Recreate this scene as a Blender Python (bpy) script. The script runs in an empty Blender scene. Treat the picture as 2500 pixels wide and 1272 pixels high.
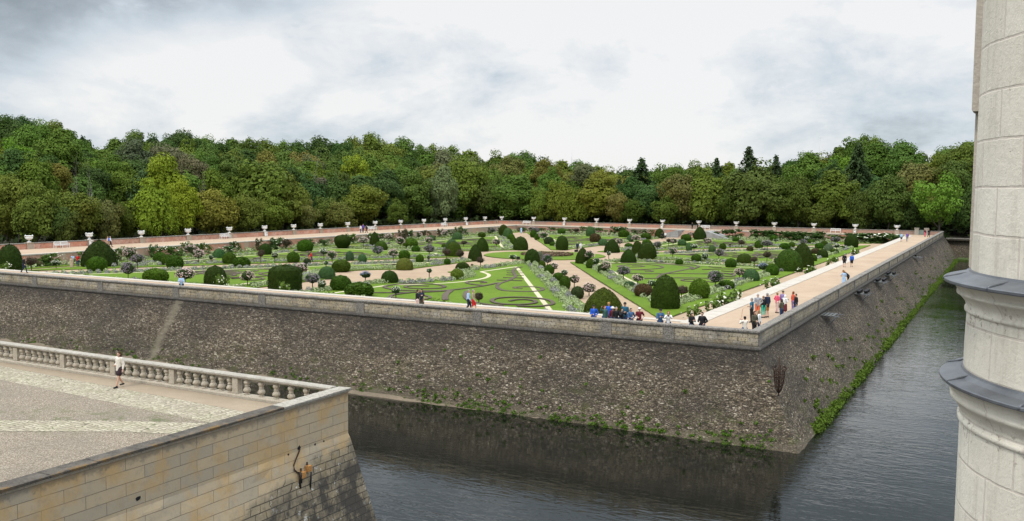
import bpy, bmesh, math, random
import numpy as np
from mathutils import Vector, Matrix
random.seed(7); RNG = np.random.default_rng(11)
sc = bpy.context.scene
col = sc.collection
PI = math.pi

# ------------------------------------------------------------------ camera calibration
F = 2250.; HY = 467.7; CX, CY = 1250., 636.; H = 9.3
TH = math.atan((CY - HY) / F); ROLL = math.atan(.0077)
_f = np.array([0, math.cos(TH), -math.sin(TH)])
_u0 = np.array([0, math.sin(TH), math.cos(TH)]); _r0 = np.array([1., 0, 0])
_r = math.cos(ROLL) * _r0 + math.sin(ROLL) * _u0
_u = math.cos(ROLL) * _u0 - math.sin(ROLL) * _r0
def ray(x, y): return _f + _r * ((x - CX) / F) - _u * ((y - CY) / F)
def bp(x, y, z):
    r = ray(x, y); t = (z - H) / r[2]; return np.array((r[0] * t, r[1] * t))
def pr(X, Y, Z):
    v = np.array([X, Y, Z - H]); d = v @ _f
    return CX + F * (v @ _r) / d, CY - F * (v @ _u) / d, d
P0 = bp(1851, 808, .95); P1 = bp(2302.7, 564.8, .95)
Bv = (P1 - P0) / np.linalg.norm(P1 - P0); Av = np.array([-Bv[1], Bv[0]])
def W2(u, v): return P0 + Av * u + Bv * v
def uv(x, y, z):
    p = bp(x, y, z) - P0; return float(p @ Av), float(p @ Bv)
def px(u, v, z):
    p = W2(u, v); return pr(p[0], p[1], z)
def u_on(x, v, z, lo=-60, hi=260):
    for _ in range(50):
        m = (lo + hi) / 2
        if px(m, v, z)[0] > x: lo = m
        else: hi = m
    return m
def v_on(x, u, z, lo=-20, hi=400):
    for _ in range(50):
        m = (lo + hi) / 2
        if px(u, m, z)[0] < x: lo = m
        else: hi = m
    return m
def z_at(X, Y, ypx):
    lo, hi = -20, 90
    for _ in range(40):
        m = (lo + hi) / 2
        if pr(X, Y, m)[1] > ypx: lo = m
        else: hi = m
    return m
GZ = -1.8          # garden floor
WZ = -5.4          # water
ROT = math.atan2(-Av[1], -Av[0])      # local x = -u, local y = v
def L(u, v, z): return (-u, v, z)
def Z1(x, y): return x / 4.892, 520 + y / 4.892
def Z2(x, y): return 400 + x / 4.892, 520 + y / 4.892
def Z3(x, y): return 800 + x / 4.892, 520 + y / 4.892
def Z4(x, y): return 1200 + x / 4.892, 520 + y / 4.892
def Z5(x, y): return 1600 + x / 4.892, 520 + y / 4.892

# ------------------------------------------------------------------ object helpers
def tag(o, label=None, cat=None, group=None, kind=None):
    if label: o['label'] = label
    if cat: o['category'] = cat
    if group: o['group'] = group
    if kind: o['kind'] = kind
    return o
def link(o, parent=None):
    col.objects.link(o)
    if parent is not None: o.parent = parent
    return o
def mesh(name, verts, faces, mat=None, smooth=False):
    me = bpy.data.meshes.new(name)
    me.from_pydata([tuple(v) for v in verts], [], [tuple(f) for f in faces])
    if mat: me.materials.append(mat)
    if smooth: me.polygons.foreach_set('use_smooth', [True] * len(me.polygons))
    me.update(); return me
def npmesh(name, V, Q, mat=None, smooth=False):
    """fast quad mesh from arrays"""
    me = bpy.data.meshes.new(name); n = len(Q); k = Q.shape[1]
    me.vertices.add(len(V)); me.vertices.foreach_set('co', np.ascontiguousarray(V, dtype=np.float32).ravel())
    me.loops.add(n * k); me.loops.foreach_set('vertex_index', np.ascontiguousarray(Q, dtype=np.int32).ravel())
    me.polygons.add(n); me.polygons.foreach_set('loop_start', np.arange(0, n * k, k, dtype=np.int32))
    me.polygons.foreach_set('loop_total', np.full(n, k, dtype=np.int32))
    me.polygons.foreach_set('use_smooth', np.full(n, smooth))
    if mat: me.materials.append(mat)
    me.update(calc_edges=True); return me
def obj(name, me, parent=None, loc=(0, 0, 0), rot=(0, 0, 0), scale=(1, 1, 1)):
    o = bpy.data.objects.new(name, me); o.location = loc; o.rotation_euler = rot
    o.scale = scale if hasattr(scale, '__len__') else (scale,) * 3
    return link(o, parent)
def frame(name, me, parent=None):
    """object whose local frame is the garden frame"""
    if parent is None: return obj(name, me, None, (P0[0], P0[1], 0), (0, 0, ROT))
    return obj(name, me, parent)
def empty_frame(name):
    return obj(name, None, None, (P0[0], P0[1], 0), (0, 0, ROT))
class MB:
    def __init__(s): s.v = []; s.f = []
    def add(s, v, f):
        n = len(s.v); s.v += [tuple(p) for p in v]; s.f += [tuple(i + n for i in q) for q in f]
    def box(s, a, b):
        x0, y0, z0 = [min(a[i], b[i]) for i in range(3)]; x1, y1, z1 = [max(a[i], b[i]) for i in range(3)]
        s.add([(x0, y0, z0), (x1, y0, z0), (x1, y1, z0), (x0, y1, z0), (x0, y0, z1), (x1, y0, z1), (x1, y1, z1), (x0, y1, z1)],
              [(0, 3, 2, 1), (4, 5, 6, 7), (0, 1, 5, 4), (1, 2, 6, 5), (2, 3, 7, 6), (3, 0, 4, 7)])
    def tube(s, pts, r, n=8, caps=True):
        pts = [np.array(p, float) for p in pts]
        rs = r if hasattr(r, '__len__') else [r] * len(pts)
        V = []; m = len(pts)
        for i, p in enumerate(pts):
            t = pts[min(i + 1, m - 1)] - pts[max(i - 1, 0)]; t /= (np.linalg.norm(t) + 1e-9)
            a = np.cross(t, [0, 0, 1.]) if abs(t[2]) < .95 else np.cross(t, [1., 0, 0])
            a /= np.linalg.norm(a); b = np.cross(t, a)
            for k in range(n):
                an = 2 * PI * k / n; V.append(p + rs[i] * (math.cos(an) * a + math.sin(an) * b))
        Fc = []
        for i in range(m - 1):
            for k in range(n):
                Fc.append((i * n + k, i * n + (k + 1) % n, (i + 1) * n + (k + 1) % n, (i + 1) * n + k))
        if caps: Fc += [tuple(range(n))[::-1], tuple((m - 1) * n + k for k in range(n))]
        s.add(V, Fc)
    def lathe(s, prof, n=16, c=(0, 0, 0), a0=0, a1=2 * PI):
        full = abs(a1 - a0 - 2 * PI) < 1e-6; m = n if full else n + 1
        V = []
        for r, z in prof:
            for k in range(m):
                an = a0 + (a1 - a0) * k / n; V.append((c[0] + r * math.cos(an), c[1] + r * math.sin(an), c[2] + z))
        Fc = []
        for i in range(len(prof) - 1):
            for k in range(n):
                k2 = (k + 1) % m; Fc.append((i * m + k, i * m + k2, (i + 1) * m + k2, (i + 1) * m + k))
        s.add(V, Fc)
    def prism(s, poly, z0, z1):
        n = len(poly)
        a = sum(poly[i][0] * poly[(i + 1) % n][1] - poly[(i + 1) % n][0] * poly[i][1] for i in range(n))
        if a < 0: poly = poly[::-1]
        s.add([(p[0], p[1], z0) for p in poly] + [(p[0], p[1], z1) for p in poly],
              [tuple(range(n, 2 * n))] + [(i, (i + 1) % n, n + (i + 1) % n, n + i) for i in range(n)])
    def me(s, name, mat=None, smooth=False): return mesh(name, s.v, s.f, mat, smooth)

# ------------------------------------------------------------------ materials
class NT:
    def __init__(s, name):
        s.m = bpy.data.materials.new(name); s.m.use_nodes = True; s.t = s.m.node_tree
        s.t.nodes.clear(); s.out = s.t.nodes.new('ShaderNodeOutputMaterial')
        s.b = s.n('ShaderNodeBsdfPrincipled'); s.l(s.b.outputs[0], s.out.inputs[0])
    def n(s, k, **kw):
        nd = s.t.nodes.new(k)
        for a, b in kw.items():
            if hasattr(nd, a): setattr(nd, a, b)
            else: nd.inputs[a].default_value = b
        return nd
    def l(s, a, b): s.t.links.new(a, b)
    def val(s, sock, x):
        if hasattr(x, 'links'): s.l(x, sock)
        else: sock.default_value = x
    def coord(s, kind='Object', scale=(1, 1, 1), loc=(0, 0, 0)):
        tc = s.n('ShaderNodeTexCoord'); mp = s.n('ShaderNodeMapping'); s.l(tc.outputs[kind], mp.inputs[0])
        mp.inputs['Scale'].default_value = scale; mp.inputs['Location'].default_value = loc
        return mp.outputs[0]
    def noise(s, vec, scale, detail=4, rough=.55, dist=0):
        nd = s.n('ShaderNodeTexNoise'); nd.inputs['Scale'].default_value = scale; nd.inputs['Detail'].default_value = detail
        nd.inputs['Roughness'].default_value = rough; nd.inputs['Distortion'].default_value = dist
        s.l(vec, nd.inputs['Vector']); return nd.outputs[0]
    def ramp(s, fac, stops, interp='LINEAR'):
        nd = s.n('ShaderNodeValToRGB'); cr = nd.color_ramp; cr.interpolation = interp
        while len(cr.elements) < len(stops): cr.elements.new(.5)
        for e, (p, c) in zip(cr.elements, stops):
            e.position = p; e.color = (c, c, c, 1) if not hasattr(c, '__len__') else (*c[:3], 1)
        s.l(fac, nd.inputs[0]); return nd.outputs[0]
    def mix(s, fac, a, b, mode='MIX'):
        nd = s.n('ShaderNodeMix', data_type='RGBA', blend_type=mode)
        s.val(nd.inputs[0], fac)
        for i, x in ((6, a), (7, b)):
            if hasattr(x, 'links'): s.l(x, nd.inputs[i])
            else: nd.inputs[i].default_value = (*x[:3], 1) if hasattr(x, '__len__') else (x, x, x, 1)
        return nd.outputs[2]
    def math(s, op, a, b=0., c=0.):
        nd = s.n('ShaderNodeMath', operation=op)
        for i, x in enumerate((a, b, c)): s.val(nd.inputs[i], x)
        return nd.outputs[0]
    def sep(s, v):
        nd = s.n('ShaderNodeSeparateXYZ'); s.l(v, nd.inputs[0]); return nd.outputs
    def comb(s, x, y, z):
        nd = s.n('ShaderNodeCombineXYZ')
        for i, q in enumerate((x, y, z)): s.val(nd.inputs[i], q)
        return nd.outputs[0]
    def bump(s, h, strength=.5, dist=.05, prev=None):
        nd = s.n('ShaderNodeBump'); nd.inputs['Strength'].default_value = strength; nd.inputs['Distance'].default_value = dist
        s.l(h, nd.inputs['Height'])
        if prev is not None: s.l(prev, nd.inputs['Normal'])
        return nd.outputs[0]
    def fin(s, colr=None, rough=.85, normal=None, spec=.3, metal=0):
        if colr is not None:
            if hasattr(colr, 'links'): s.l(colr, s.b.inputs['Base Color'])
            else: s.b.inputs['Base Color'].default_value = (*colr[:3], 1)
        s.val(s.b.inputs['Roughness'], rough); s.b.inputs['Metallic'].default_value = metal
        s.b.inputs['Specular IOR Level'].default_value = spec
        if normal is not None: s.l(normal, s.b.inputs['Normal'])
        return s.m

_plain = {}
def plain(c, rough=.8, metal=0, var=.12, scale=9.):
    key = (tuple(c), rough, metal)
    if key in _plain: return _plain[key]
    t = NT('paint_%d' % len(_plain)); v = t.coord()
    n = t.noise(v, scale, 3)
    a = tuple(x * (1 - var) for x in c); b = tuple(min(1, x * (1 + var)) for x in c)
    m = t.fin(t.ramp(n, [(.3, a), (.7, b)]), rough, metal=metal); _plain[key] = m; return m

def _bat(f): return .12 + 3.15 * f ** .97 * 1.1
SEAM = [u_on(434, -_bat(.05), -.5), 0.]
SEAM[1] = -(u_on(382, -_bat(.66), -4.) - SEAM[0]) / 3.5 * 1.
def mat_rubble():
    t = NT('rubble_stone'); v = t.coord(scale=(.75, .75, 1.9))
    wob = t.noise(v, 2.2, 3)
    vv = t.n('ShaderNodeVectorMath', operation='ADD'); t.l(v, vv.inputs[0])
    w3 = t.n('ShaderNodeTexNoise'); w3.inputs['Scale'].default_value = 3.; t.l(v, w3.inputs['Vector'])
    sc3 = t.n('ShaderNodeVectorMath', operation='SCALE'); t.l(w3.outputs['Color'], sc3.inputs[0]); sc3.inputs['Scale'].default_value = .25
    t.l(sc3.outputs[0], vv.inputs[1]); vv = vv.outputs[0]
    vo = t.n('ShaderNodeTexVoronoi', feature='F1'); vo.inputs['Scale'].default_value = 7.6; t.l(vv, vo.inputs['Vector'])
    ve = t.n('ShaderNodeTexVoronoi', feature='DISTANCE_TO_EDGE'); ve.inputs['Scale'].default_value = 7.6; t.l(vv, ve.inputs['Vector'])
    cx = t.sep(vo.outputs['Color'])
    stone = t.ramp(cx[0], [(0, (.045, .034, .023)), (.3, (.115, .088, .060)), (.62, (.195, .150, .103)), (.86, (.30, .242, .172)), (1, (.52, .445, .34))])
    stone = t.mix(t.ramp(cx[1], [(.5, 0.), (1, .5)]), stone, (.185, .135, .080))
    big = t.noise(v, .22, 4, .6)
    stone = t.mix(t.ramp(big, [(.38, .0), (.62, .55)]), stone, (.05, .043, .036))
    mort = t.ramp(ve.outputs['Distance'], [(0, 1.), (.045, 1.), (.11, 0.)])
    c = t.mix(t.math('MULTIPLY', mort, .8), stone, (.028, .023, .018))
    # pale lichen and old mortar smears
    sm = t.noise(v, 9., 5, .7)
    c = t.mix(t.ramp(sm, [(.60, 0.), (.72, .5)]), c, (.30, .27, .215))
    o = t.sep(t.coord())
    zz = t.math('ADD', o[2], t.math('MULTIPLY', t.noise(t.coord(scale=(.5, .5, .1)), 1.4, 4), 1.6))
    stain = t.ramp(t.math('MULTIPLY_ADD', zz, .2, .85), [(.62, 0.), (.95, .62)])
    c = t.mix(stain, c, (.030, .026, .023))
    moss = t.math('MULTIPLY', t.ramp(t.math('MULTIPLY_ADD', o[2], -.2, -.3), [(.18, 0.), (.72, 1.)]), t.ramp(t.noise(v, 1.1, 6, .72), [(.5, 0.), (.63, 1.)]))
    c = t.mix(t.math('MULTIPLY', moss, .75), c, (.075, .085, .022))
    mud = t.ramp(t.math('ADD', t.math('MULTIPLY', o[2], -1.), t.math('MULTIPLY', t.noise(v, .7, 4), 1.1)), [(0, 0.), (1, 0.)])
    mlow = t.math('GREATER_THAN', t.math('ADD', t.math('MULTIPLY', o[2], -1.), t.math('MULTIPLY', t.noise(v, .8, 6, .75), 1.5)), 5.78)
    c = t.mix(t.math('MULTIPLY', mlow, .5), c, (.17, .14, .098))
    # pale repaired seam running down the front wall
    seam = t.math('ABSOLUTE', t.math('ADD', t.math('MULTIPLY_ADD', t.math('ADD', o[2], .5), SEAM[1], t.math('ADD', o[0], SEAM[0])), t.math('MULTIPLY_ADD', t.noise(v, 1.2, 5, .7), 1.6, -.8)))
    c = t.mix(t.ramp(seam, [(.15, .75), (.62, 0.)]), c, (.24, .205, .145))
    bh = t.math('ADD', t.math('MINIMUM', ve.outputs['Distance'], .16), t.math('MULTIPLY', t.noise(v, 14, 4), .12))
    return t.fin(c, .93, t.bump(bh, .95, .30))
def mat_parapet(tone=(.44, .39, .31), dark=.6):
    t = NT('weathered_limestone'); v = t.coord()
    n1 = t.noise(v, 1.1, 6, .7); n2 = t.noise(v, 7, 5, .7); n3 = t.noise(v, 26, 3)
    o = t.sep(v)
    s = t.math('ADD', o[0], o[1])
    br = t.n('ShaderNodeTexBrick'); t.l(t.comb(s, o[2], 0.), br.inputs[0])
    br.inputs['Color1'].default_value = (*tone, 1); br.inputs['Color2'].default_value = (tone[0] * 1.1, tone[1] * 1.0, tone[2] * .8, 1)
    br.inputs['Mortar'].default_value = (.17, .145, .11, 1); br.inputs['Scale'].default_value = 1
    br.inputs['Mortar Size'].default_value = .012; br.inputs['Brick Width'].default_value = .62; br.inputs['Row Height'].default_value = .24
    c = t.mix(t.ramp(n1, [(.42, 0.), (.66, dark)]), br.outputs[0], (.065, .057, .048))
    c = t.mix(t.ramp(n2, [(.50, .0), (.62, .8)]), c, (.05, .045, .04))
    c = t.mix(t.ramp(n3, [(.62, 0.), (.72, .55)]), c, (.42, .40, .36))
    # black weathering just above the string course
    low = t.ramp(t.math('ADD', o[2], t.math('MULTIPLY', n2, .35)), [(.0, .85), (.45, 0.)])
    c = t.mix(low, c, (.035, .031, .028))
    return t.fin(c, .92, t.bump(t.math('ADD', n2, t.math('MULTIPLY', n3, .4)), .6, .05))
def mat_stone(name, a, b, dark=(.06, .055, .048), dk=(.52, .68), scale=1., lichen=None):
    t = NT(name); v = t.coord()
    n1 = t.noise(v, 1.3 * scale, 6, .65); n2 = t.noise(v, 9 * scale, 5, .7); n3 = t.noise(v, 40 * scale, 3)
    c = t.ramp(n1, [(.3, a), (.7, b)])
    c = t.mix(t.ramp(n2, [(dk[0], 0.), (dk[1], .8)]), c, dark)
    if lichen: c = t.mix(t.ramp(t.noise(v, 3.1 * scale, 6, .75), [(.55, 0.), (.66, .85)]), c, lichen)
    c = t.mix(t.ramp(n3, [(.6, 0.), (.75, .35)]), c, tuple(min(1, x * 1.7) for x in b))
    return t.fin(c, .9, t.bump(t.math('ADD', n2, t.math('MULTIPLY', n3, .5)), .45, .03))
def mat_lichen():
    t = NT('lichened_coping'); v = t.coord(); o = t.sep(v)
    n1 = t.noise(v, 2.2, 6, .7); n2 = t.noise(v, 14, 5, .7); n3 = t.noise(v, 1.1, 5, .7)
    c = t.ramp(n1, [(.35, (.055, .047, .038)), (.65, (.125, .108, .088))]); c = t.mix(t.ramp(n2, [(.5, 0.), (.65, .7)]), c, (.04, .035, .03)); c = t.mix(t.ramp(t.noise(v, 24, 3), [(.64, 0.), (.72, .6)]), c, (.36, .34, .30))
    edge = t.math('MULTIPLY', t.ramp(t.math('ADD', o[0], 11.22), [(.02, 0.), (.16, 1.)]), t.ramp(t.math('MULTIPLY_ADD', n3, .6, t.math('MULTIPLY', n2, .4)), [(.50, .0), (.60, .8)]))
    c = t.mix(edge, c, (.20, .105, .018))
    return t.fin(c, .92, t.bump(n2, .6, .03))
def mat_sand(name, a, b, speck=.25):
    t = NT(name); v = t.coord()
    n1 = t.noise(v, .22, 6, .68); n2 = t.noise(v, 2.2, 6, .75); n3 = t.noise(v, 26, 2)
    c = t.ramp(t.math('MULTIPLY_ADD', n2, .35, t.math('MULTIPLY', n1, .65)), [(.36, a), (.62, b)])
    c = t.mix(t.ramp(n3, [(.4, speck), (.6, 0.)]), c, tuple(x * .6 for x in a))
    return t.fin(c, .95, t.bump(n3, .3, .01))
def mat_gravel():
    t = NT('forecourt_gravel'); v = t.coord()
    vo = t.n('ShaderNodeTexVoronoi', feature='F1'); vo.inputs['Scale'].default_value = 32; t.l(v, vo.inputs['Vector'])
    r = t.sep(vo.outputs['Color'])
    c = t.ramp(r[0], [(0, (.11, .084, .058)), (.45, (.215, .172, .125)), (.8, (.30, .245, .182)), (1, (.46, .40, .32))])
    n1 = t.noise(v, .5, 5, .6)
    c = t.mix(t.ramp(n1, [(.4, 0.), (.65, .45)]), c, (.17, .145, .115))
    g = t.noise(v, 1.1, 6, .75)
    o = t.sep(v)
    # sparse grass in the gravel along the diagonal paving (local frame: x=-u, y=v)
    dline = t.math('ABSOLUTE', t.math('ADD', t.math('MULTIPLY_ADD', o[0], -.52, 22.1), o[1]))
    near = t.ramp(t.math('MULTIPLY', dline, .25), [(.15, 1.), (.75, 0.)])
    c = t.mix(t.math('MULTIPLY', near, t.ramp(g, [(.5, 0.), (.6, .7)])), c, (.085, .105, .035))
    return t.fin(c, .95, t.bump(vo.outputs['Distance'], .6, .03))
def mat_cobble():
    t = NT('cobble_paving'); v = t.coord()
    w = t.n('ShaderNodeTexNoise'); w.inputs['Scale'].default_value = 2.; t.l(v, w.inputs['Vector'])
    s3 = t.n('ShaderNodeVectorMath', operation='SCALE'); t.l(w.outputs['Color'], s3.inputs[0]); s3.inputs['Scale'].default_value = .15
    ad = t.n('ShaderNodeVectorMath', operation='ADD'); t.l(v, ad.inputs[0]); t.l(s3.outputs[0], ad.inputs[1])
    ve = t.n('ShaderNodeTexVoronoi', feature='DISTANCE_TO_EDGE'); ve.inputs['Scale'].default_value = 4.8; ve.inputs['Randomness'].default_value = .4; t.l(ad.outputs[0], ve.inputs['Vector'])
    vo = t.n('ShaderNodeTexVoronoi', feature='F1'); vo.inputs['Scale'].default_value = 4.8; vo.inputs['Randomness'].default_value = .4; t.l(ad.outputs[0], vo.inputs['Vector'])
    c = t.ramp(t.sep(vo.outputs['Color'])[0], [(0, (.30, .255, .18)), (1, (.45, .395, .295))])
    c = t.mix(t.ramp(t.noise(v, 8, 4), [(.5, 0.), (.7, .35)]), c, (.25, .22, .17))
    g = t.ramp(t.noise(v, .9, 5, .7), [(.45, .0), (.62, 1.)])
    gap = t.mix(g, (.10, .085, .06), (.08, .11, .03))
    c = t.mix(t.ramp(ve.outputs['Distance'], [(.03, 1.), (.1, 0.)]), c, gap)
    return t.fin(c, .85, t.bump(t.math('MINIMUM', ve.outputs['Distance'], .2), .9, .12))
def mat_grass():
    t = NT('mown_grass'); v = t.coord()
    n1 = t.noise(v, .12, 5, .6); n2 = t.noise(v, 1.2, 5, .7); n3 = t.noise(v, 18, 3, .7)
    c = t.ramp(t.math('MULTIPLY_ADD', n2, .5, t.math('MULTIPLY', n1, .5)), [(.36, (.080, .138, .008)), (.50, (.110, .176, .010)), (.60, (.135, .198, .014)), (.72, (.19, .21, .03))])
    c = t.mix(t.ramp(n3, [(.35, .45), (.6, 0.)]), c, (.05, .115, .014))
    return t.fin(c, .9, t.bump(n3, .6, .05), spec=.15)
def mat_brickwall(name, c1, c2, plaster=.5, pcol=(.50, .38, .30)):
    t = NT(name); v = t.coord(); o = t.sep(v); s = t.math('ADD', o[0], o[1])
    n1 = t.noise(v, .5, 6, .7); n2 = t.noise(v, 2.5, 6, .75); n0 = t.noise(v, .08, 2)
    br = t.n('ShaderNodeTexBrick'); t.l(t.comb(s, o[2], 0.), br.inputs[0])
    br.inputs['Color1'].default_value = (*c1, 1); br.inputs['Color2'].default_value = (*c2, 1)
    br.inputs['Mortar'].default_value = (.35, .27, .21, 1); br.inputs['Scale'].default_value = 1
    br.inputs['Mortar Size'].default_value = .012; br.inputs['Brick Width'].default_value = .3; br.inputs['Row Height'].default_value = .1
    c = t.mix(t.ramp(n0, [(.40, 0.), (.60, 1.)]), br.outputs[0], t.mix(.65, br.outputs[0], (.62, .25, .155)))
    c = t.mix(t.ramp(n1, [(.45, 0.), (.62, plaster)]), c, pcol)
    c = t.mix(t.ramp(n2, [(.55, 0.), (.68, .75)]), c, (.10, .075, .06))
    return t.fin(c, .92, t.bump(n2, .5, .03))
def mat_ashlar():
    """terrace wall: fine ashlar above, rough dark masonry low down"""
    t = NT('ashlar_wall'); v = t.coord(); o = t.sep(v)
    s = t.math('ADD', o[0], o[1])
    w = t.noise(v, .9, 3)
    zc = t.math('ADD', o[2], t.math('MULTIPLY', w, .02))
    def brick(width, row, mort, c1, c2, mc, wv=0.):
        br = t.n('ShaderNodeTexBrick')
        t.l(t.comb(t.math('ADD', s, t.math('MULTIPLY', w, wv)), zc, 0.), br.inputs[0])
        br.inputs['Color1'].default_value = (*c1, 1); br.inputs['Color2'].default_value = (*c2, 1)
        br.inputs['Mortar'].default_value = (*mc, 1); br.inputs['Scale'].default_value = 1; br.inputs['Bias'].default_value = 0
        br.inputs['Mortar Size'].default_value = mort; br.inputs['Brick Width'].default_value = width; br.inputs['Row Height'].default_value = row
        return br
    a = brick(1.45, .41, .010, (.47, .36, .225), (.37, .31, .225), (.19, .15, .10))
    b = brick(.62, .29, .018, (.235, .195, .135), (.30, .24, .155), (.07, .058, .042), .8)
    n1 = t.noise(v, .8, 6, .65); n2 = t.noise(v, 4, 6, .75)
    ca = t.mix(t.ramp(n1, [(.47, 0.), (.62, .75)]), a.outputs[0], (.46, .30, .13))
    ca = t.mix(t.ramp(n2, [(.5, 0.), (.7, .45)]), ca, (.24, .225, .2))
    cb = t.mix(t.ramp(t.noise(v, 2.2, 5, .7), [(.50, 0.), (.64, .5)]), b.outputs[0], (.09, .078, .06))
    cb = t.mix(t.ramp(t.noise(v, 2.4, 5, .8), [(.60, 0.), (.64, .9)]), cb, (.62, .6, .56))
    cb = t.mix(t.ramp(t.math('MULTIPLY', t.noise(v, 1.6, 4), t.noise(v, .7, 3)), [(.32, 0.), (.42, .40)]), cb, (.26, .175, .06))
    lowd = t.math('ADD', t.math('MULTIPLY_ADD', o[1], -.2, t.math('ADD', o[2], -3.25)), t.math('MULTIPLY_ADD', n1, 1.8, -.4))
    low = t.ramp(t.math('ADD', t.math('MULTIPLY_ADD', o[1], -.2, t.math('ADD', o[2], -3.98)), t.math('MULTIPLY_ADD', n1, 1.6, -.3)), [(.30, 1.), (.62, 0.)])
    cb = t.mix(t.math('MULTIPLY', t.ramp(lowd, [(.25, 1.), (.85, 0.)]), t.ramp(t.noise(v, .75, 6, .72), [(.40, 0.), (.54, .9)])), cb, (.042, .038, .034))
    c = t.mix(low, ca, cb)
    # weathering under the coping
    top = t.ramp(t.math('ADD', o[2], t.math('MULTIPLY', n2, .6)), [(.85, 0.), (1.15, .5)])
    c = t.mix(top, c, (.09, .08, .07))
    fb = t.mix(low, a.outputs['Fac'], b.outputs['Fac'])
    h = t.math('MULTIPLY_ADD', fb, -.6, t.math('MULTIPLY', n2, .6))
    return t.fin(c, .9, t.bump(h, .7, .04))
def mat_tower():
    t = NT('tower_stone'); v = t.coord('UV'); o = t.sep(v); ob = t.coord()
    w = t.noise(ob, 1.5, 3)
    br = t.n('ShaderNodeTexBrick'); t.l(t.comb(t.math('ADD', o[0], t.math('MULTIPLY', w, .03)), t.math('ADD', o[1], t.math('MULTIPLY', w, .03)), 0.), br.inputs[0])
    br.inputs['Color1'].default_value = (.78, .72, .605, 1); br.inputs['Color2'].default_value = (.71, .65, .54, 1)
    br.inputs['Mortar'].default_value = (.63, .55, .47, 1); br.inputs['Scale'].default_value = 1; br.inputs['Mortar Smooth'].default_value = .6
    br.inputs['Mortar Size'].default_value = .013; br.inputs['Brick Width'].default_value = .62; br.inputs['Row Height'].default_value = .375
    n1 = t.noise(ob, 1.8, 6, .65); n2 = t.noise(ob, 14, 6, .75); n3 = t.noise(ob, 60, 4, .7)
    c = t.mix(t.ramp(n1, [(.4, 0.), (.65, .35)]), br.outputs[0], (.56, .51, .42))
    c = t.mix(t.ramp(n2, [(.58, 0.), (.70, .35)]), c, (.42, .37, .30))
    strk = t.noise(t.coord(scale=(1, 1, .12)), 6, 5, .7); c = t.mix(t.ramp(strk, [(.52, 0.), (.70, .5)]), c, (.42, .365, .285))
    pit = t.noise(ob, 34, 3, .6)
    c = t.mix(t.ramp(pit, [(.70, 0.), (.74, .7)]), c, (.16, .125, .09))
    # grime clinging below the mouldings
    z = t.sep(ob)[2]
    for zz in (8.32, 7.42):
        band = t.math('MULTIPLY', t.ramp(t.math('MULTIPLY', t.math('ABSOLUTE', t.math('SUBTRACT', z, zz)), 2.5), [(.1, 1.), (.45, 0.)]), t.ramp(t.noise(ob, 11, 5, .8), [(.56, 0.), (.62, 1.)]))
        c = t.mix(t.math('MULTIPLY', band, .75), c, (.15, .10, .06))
    pv = t.n('ShaderNodeTexVoronoi', feature='F1'); pv.inputs['Scale'].default_value = 9; t.l(ob, pv.inputs['Vector'])
    h = t.math('MULTIPLY_ADD', br.outputs['Fac'], -.22, t.math('MULTIPLY_ADD', n2, .7, t.math('MULTIPLY', n3, .25)))
    return t.fin(c, .85, t.bump(h, .7, .02))
def mat_water():
    t = NT('water'); v = t.coord(scale=(1., 1., 1.))
    tc = t.n('ShaderNodeTexCoord'); mp = t.n('ShaderNodeMapping'); t.l(tc.outputs['Object'], mp.inputs[0])
    mp.inputs['Rotation'].default_value = (0, 0, math.radians(-24)); mp.inputs['Scale'].default_value = (.5, 1.45, 1)
    n1 = t.noise(mp.outputs[0], 1.2, 2, .5, 1.1); n2 = t.noise(mp.outputs[0], 3.6, 2, .5, .7)
    o = t.sep(t.coord())
    patch = t.ramp(t.noise(t.coord(scale=(.07, .12, 1)), 1., 3), [(.35, .35), (.62, 1.)])
    # sheltered, nearly calm strip at the foot of the front rampart (local y = v)
    calm = t.ramp(t.math('MULTIPLY_ADD', t.math('ADD', o[1], t.math('MULTIPLY', t.noise(t.coord(scale=(.1, .1, 1)), 1., 2), 3.)), -.042, 0.), [(.36, .13), (1., .85)])
    side = t.ramp(t.math('MULTIPLY_ADD', o[0], .25, .0), [(.3, 0.), (1., 1.)])
    calm = t.math('MAXIMUM', calm, t.math('MULTIPLY', side, .62))
    h = t.math('MULTIPLY', t.math('MULTIPLY_ADD', n2, .38, n1), t.math('MULTIPLY', patch, calm))
    b = t.bump(h, 1., .040)
    t.b.inputs['IOR'].default_value = 1.6
    return t.fin((.006, .007, .005), .03, b, spec=.5)
def leafmat(name, base=None, rnd=.35, rough=.6, trans=.25, hue=None, usecol=True):
    t = NT(name)
    g = t.n('ShaderNodeNewGeometry'); ri = g.outputs['Random Per Island']
    if base is None:
        oi = t.n('ShaderNodeObjectInfo'); c = oi.outputs['Color']
    else:
        rgb = t.n('ShaderNodeRGB'); rgb.outputs[0].default_value = (*base, 1); c = rgb.outputs[0]
    k = t.math('MULTIPLY_ADD', ri, 2 * rnd, 1 - rnd)
    v = t.n('ShaderNodeVectorMath', operation='SCALE'); t.l(c, v.inputs[0]); t.l(k, v.inputs['Scale']); c = v.outputs[0]
    vc = t.coord()
    n = t.noise(vc, .28, 3)
    if hue: c = t.mix(t.ramp(n, [(.5, 0.), (.68, .55)]), c, hue)
    t.l(c, t.b.inputs['Base Color']); t.b.inputs['Roughness'].default_value = rough; t.b.inputs['Specular IOR Level'].default_value = .06
    if trans:
        tr = t.n('ShaderNodeBsdfTranslucent'); t.l(c, tr.inputs[0])
        mx = t.n('ShaderNodeMixShader'); mx.inputs[0].default_value = trans
        t.l(t.b.outputs[0], mx.inputs[1]); t.l(tr.outputs[0], mx.inputs[2]); t.l(mx.outputs[0], t.out.inputs[0])
    return t.m

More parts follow.
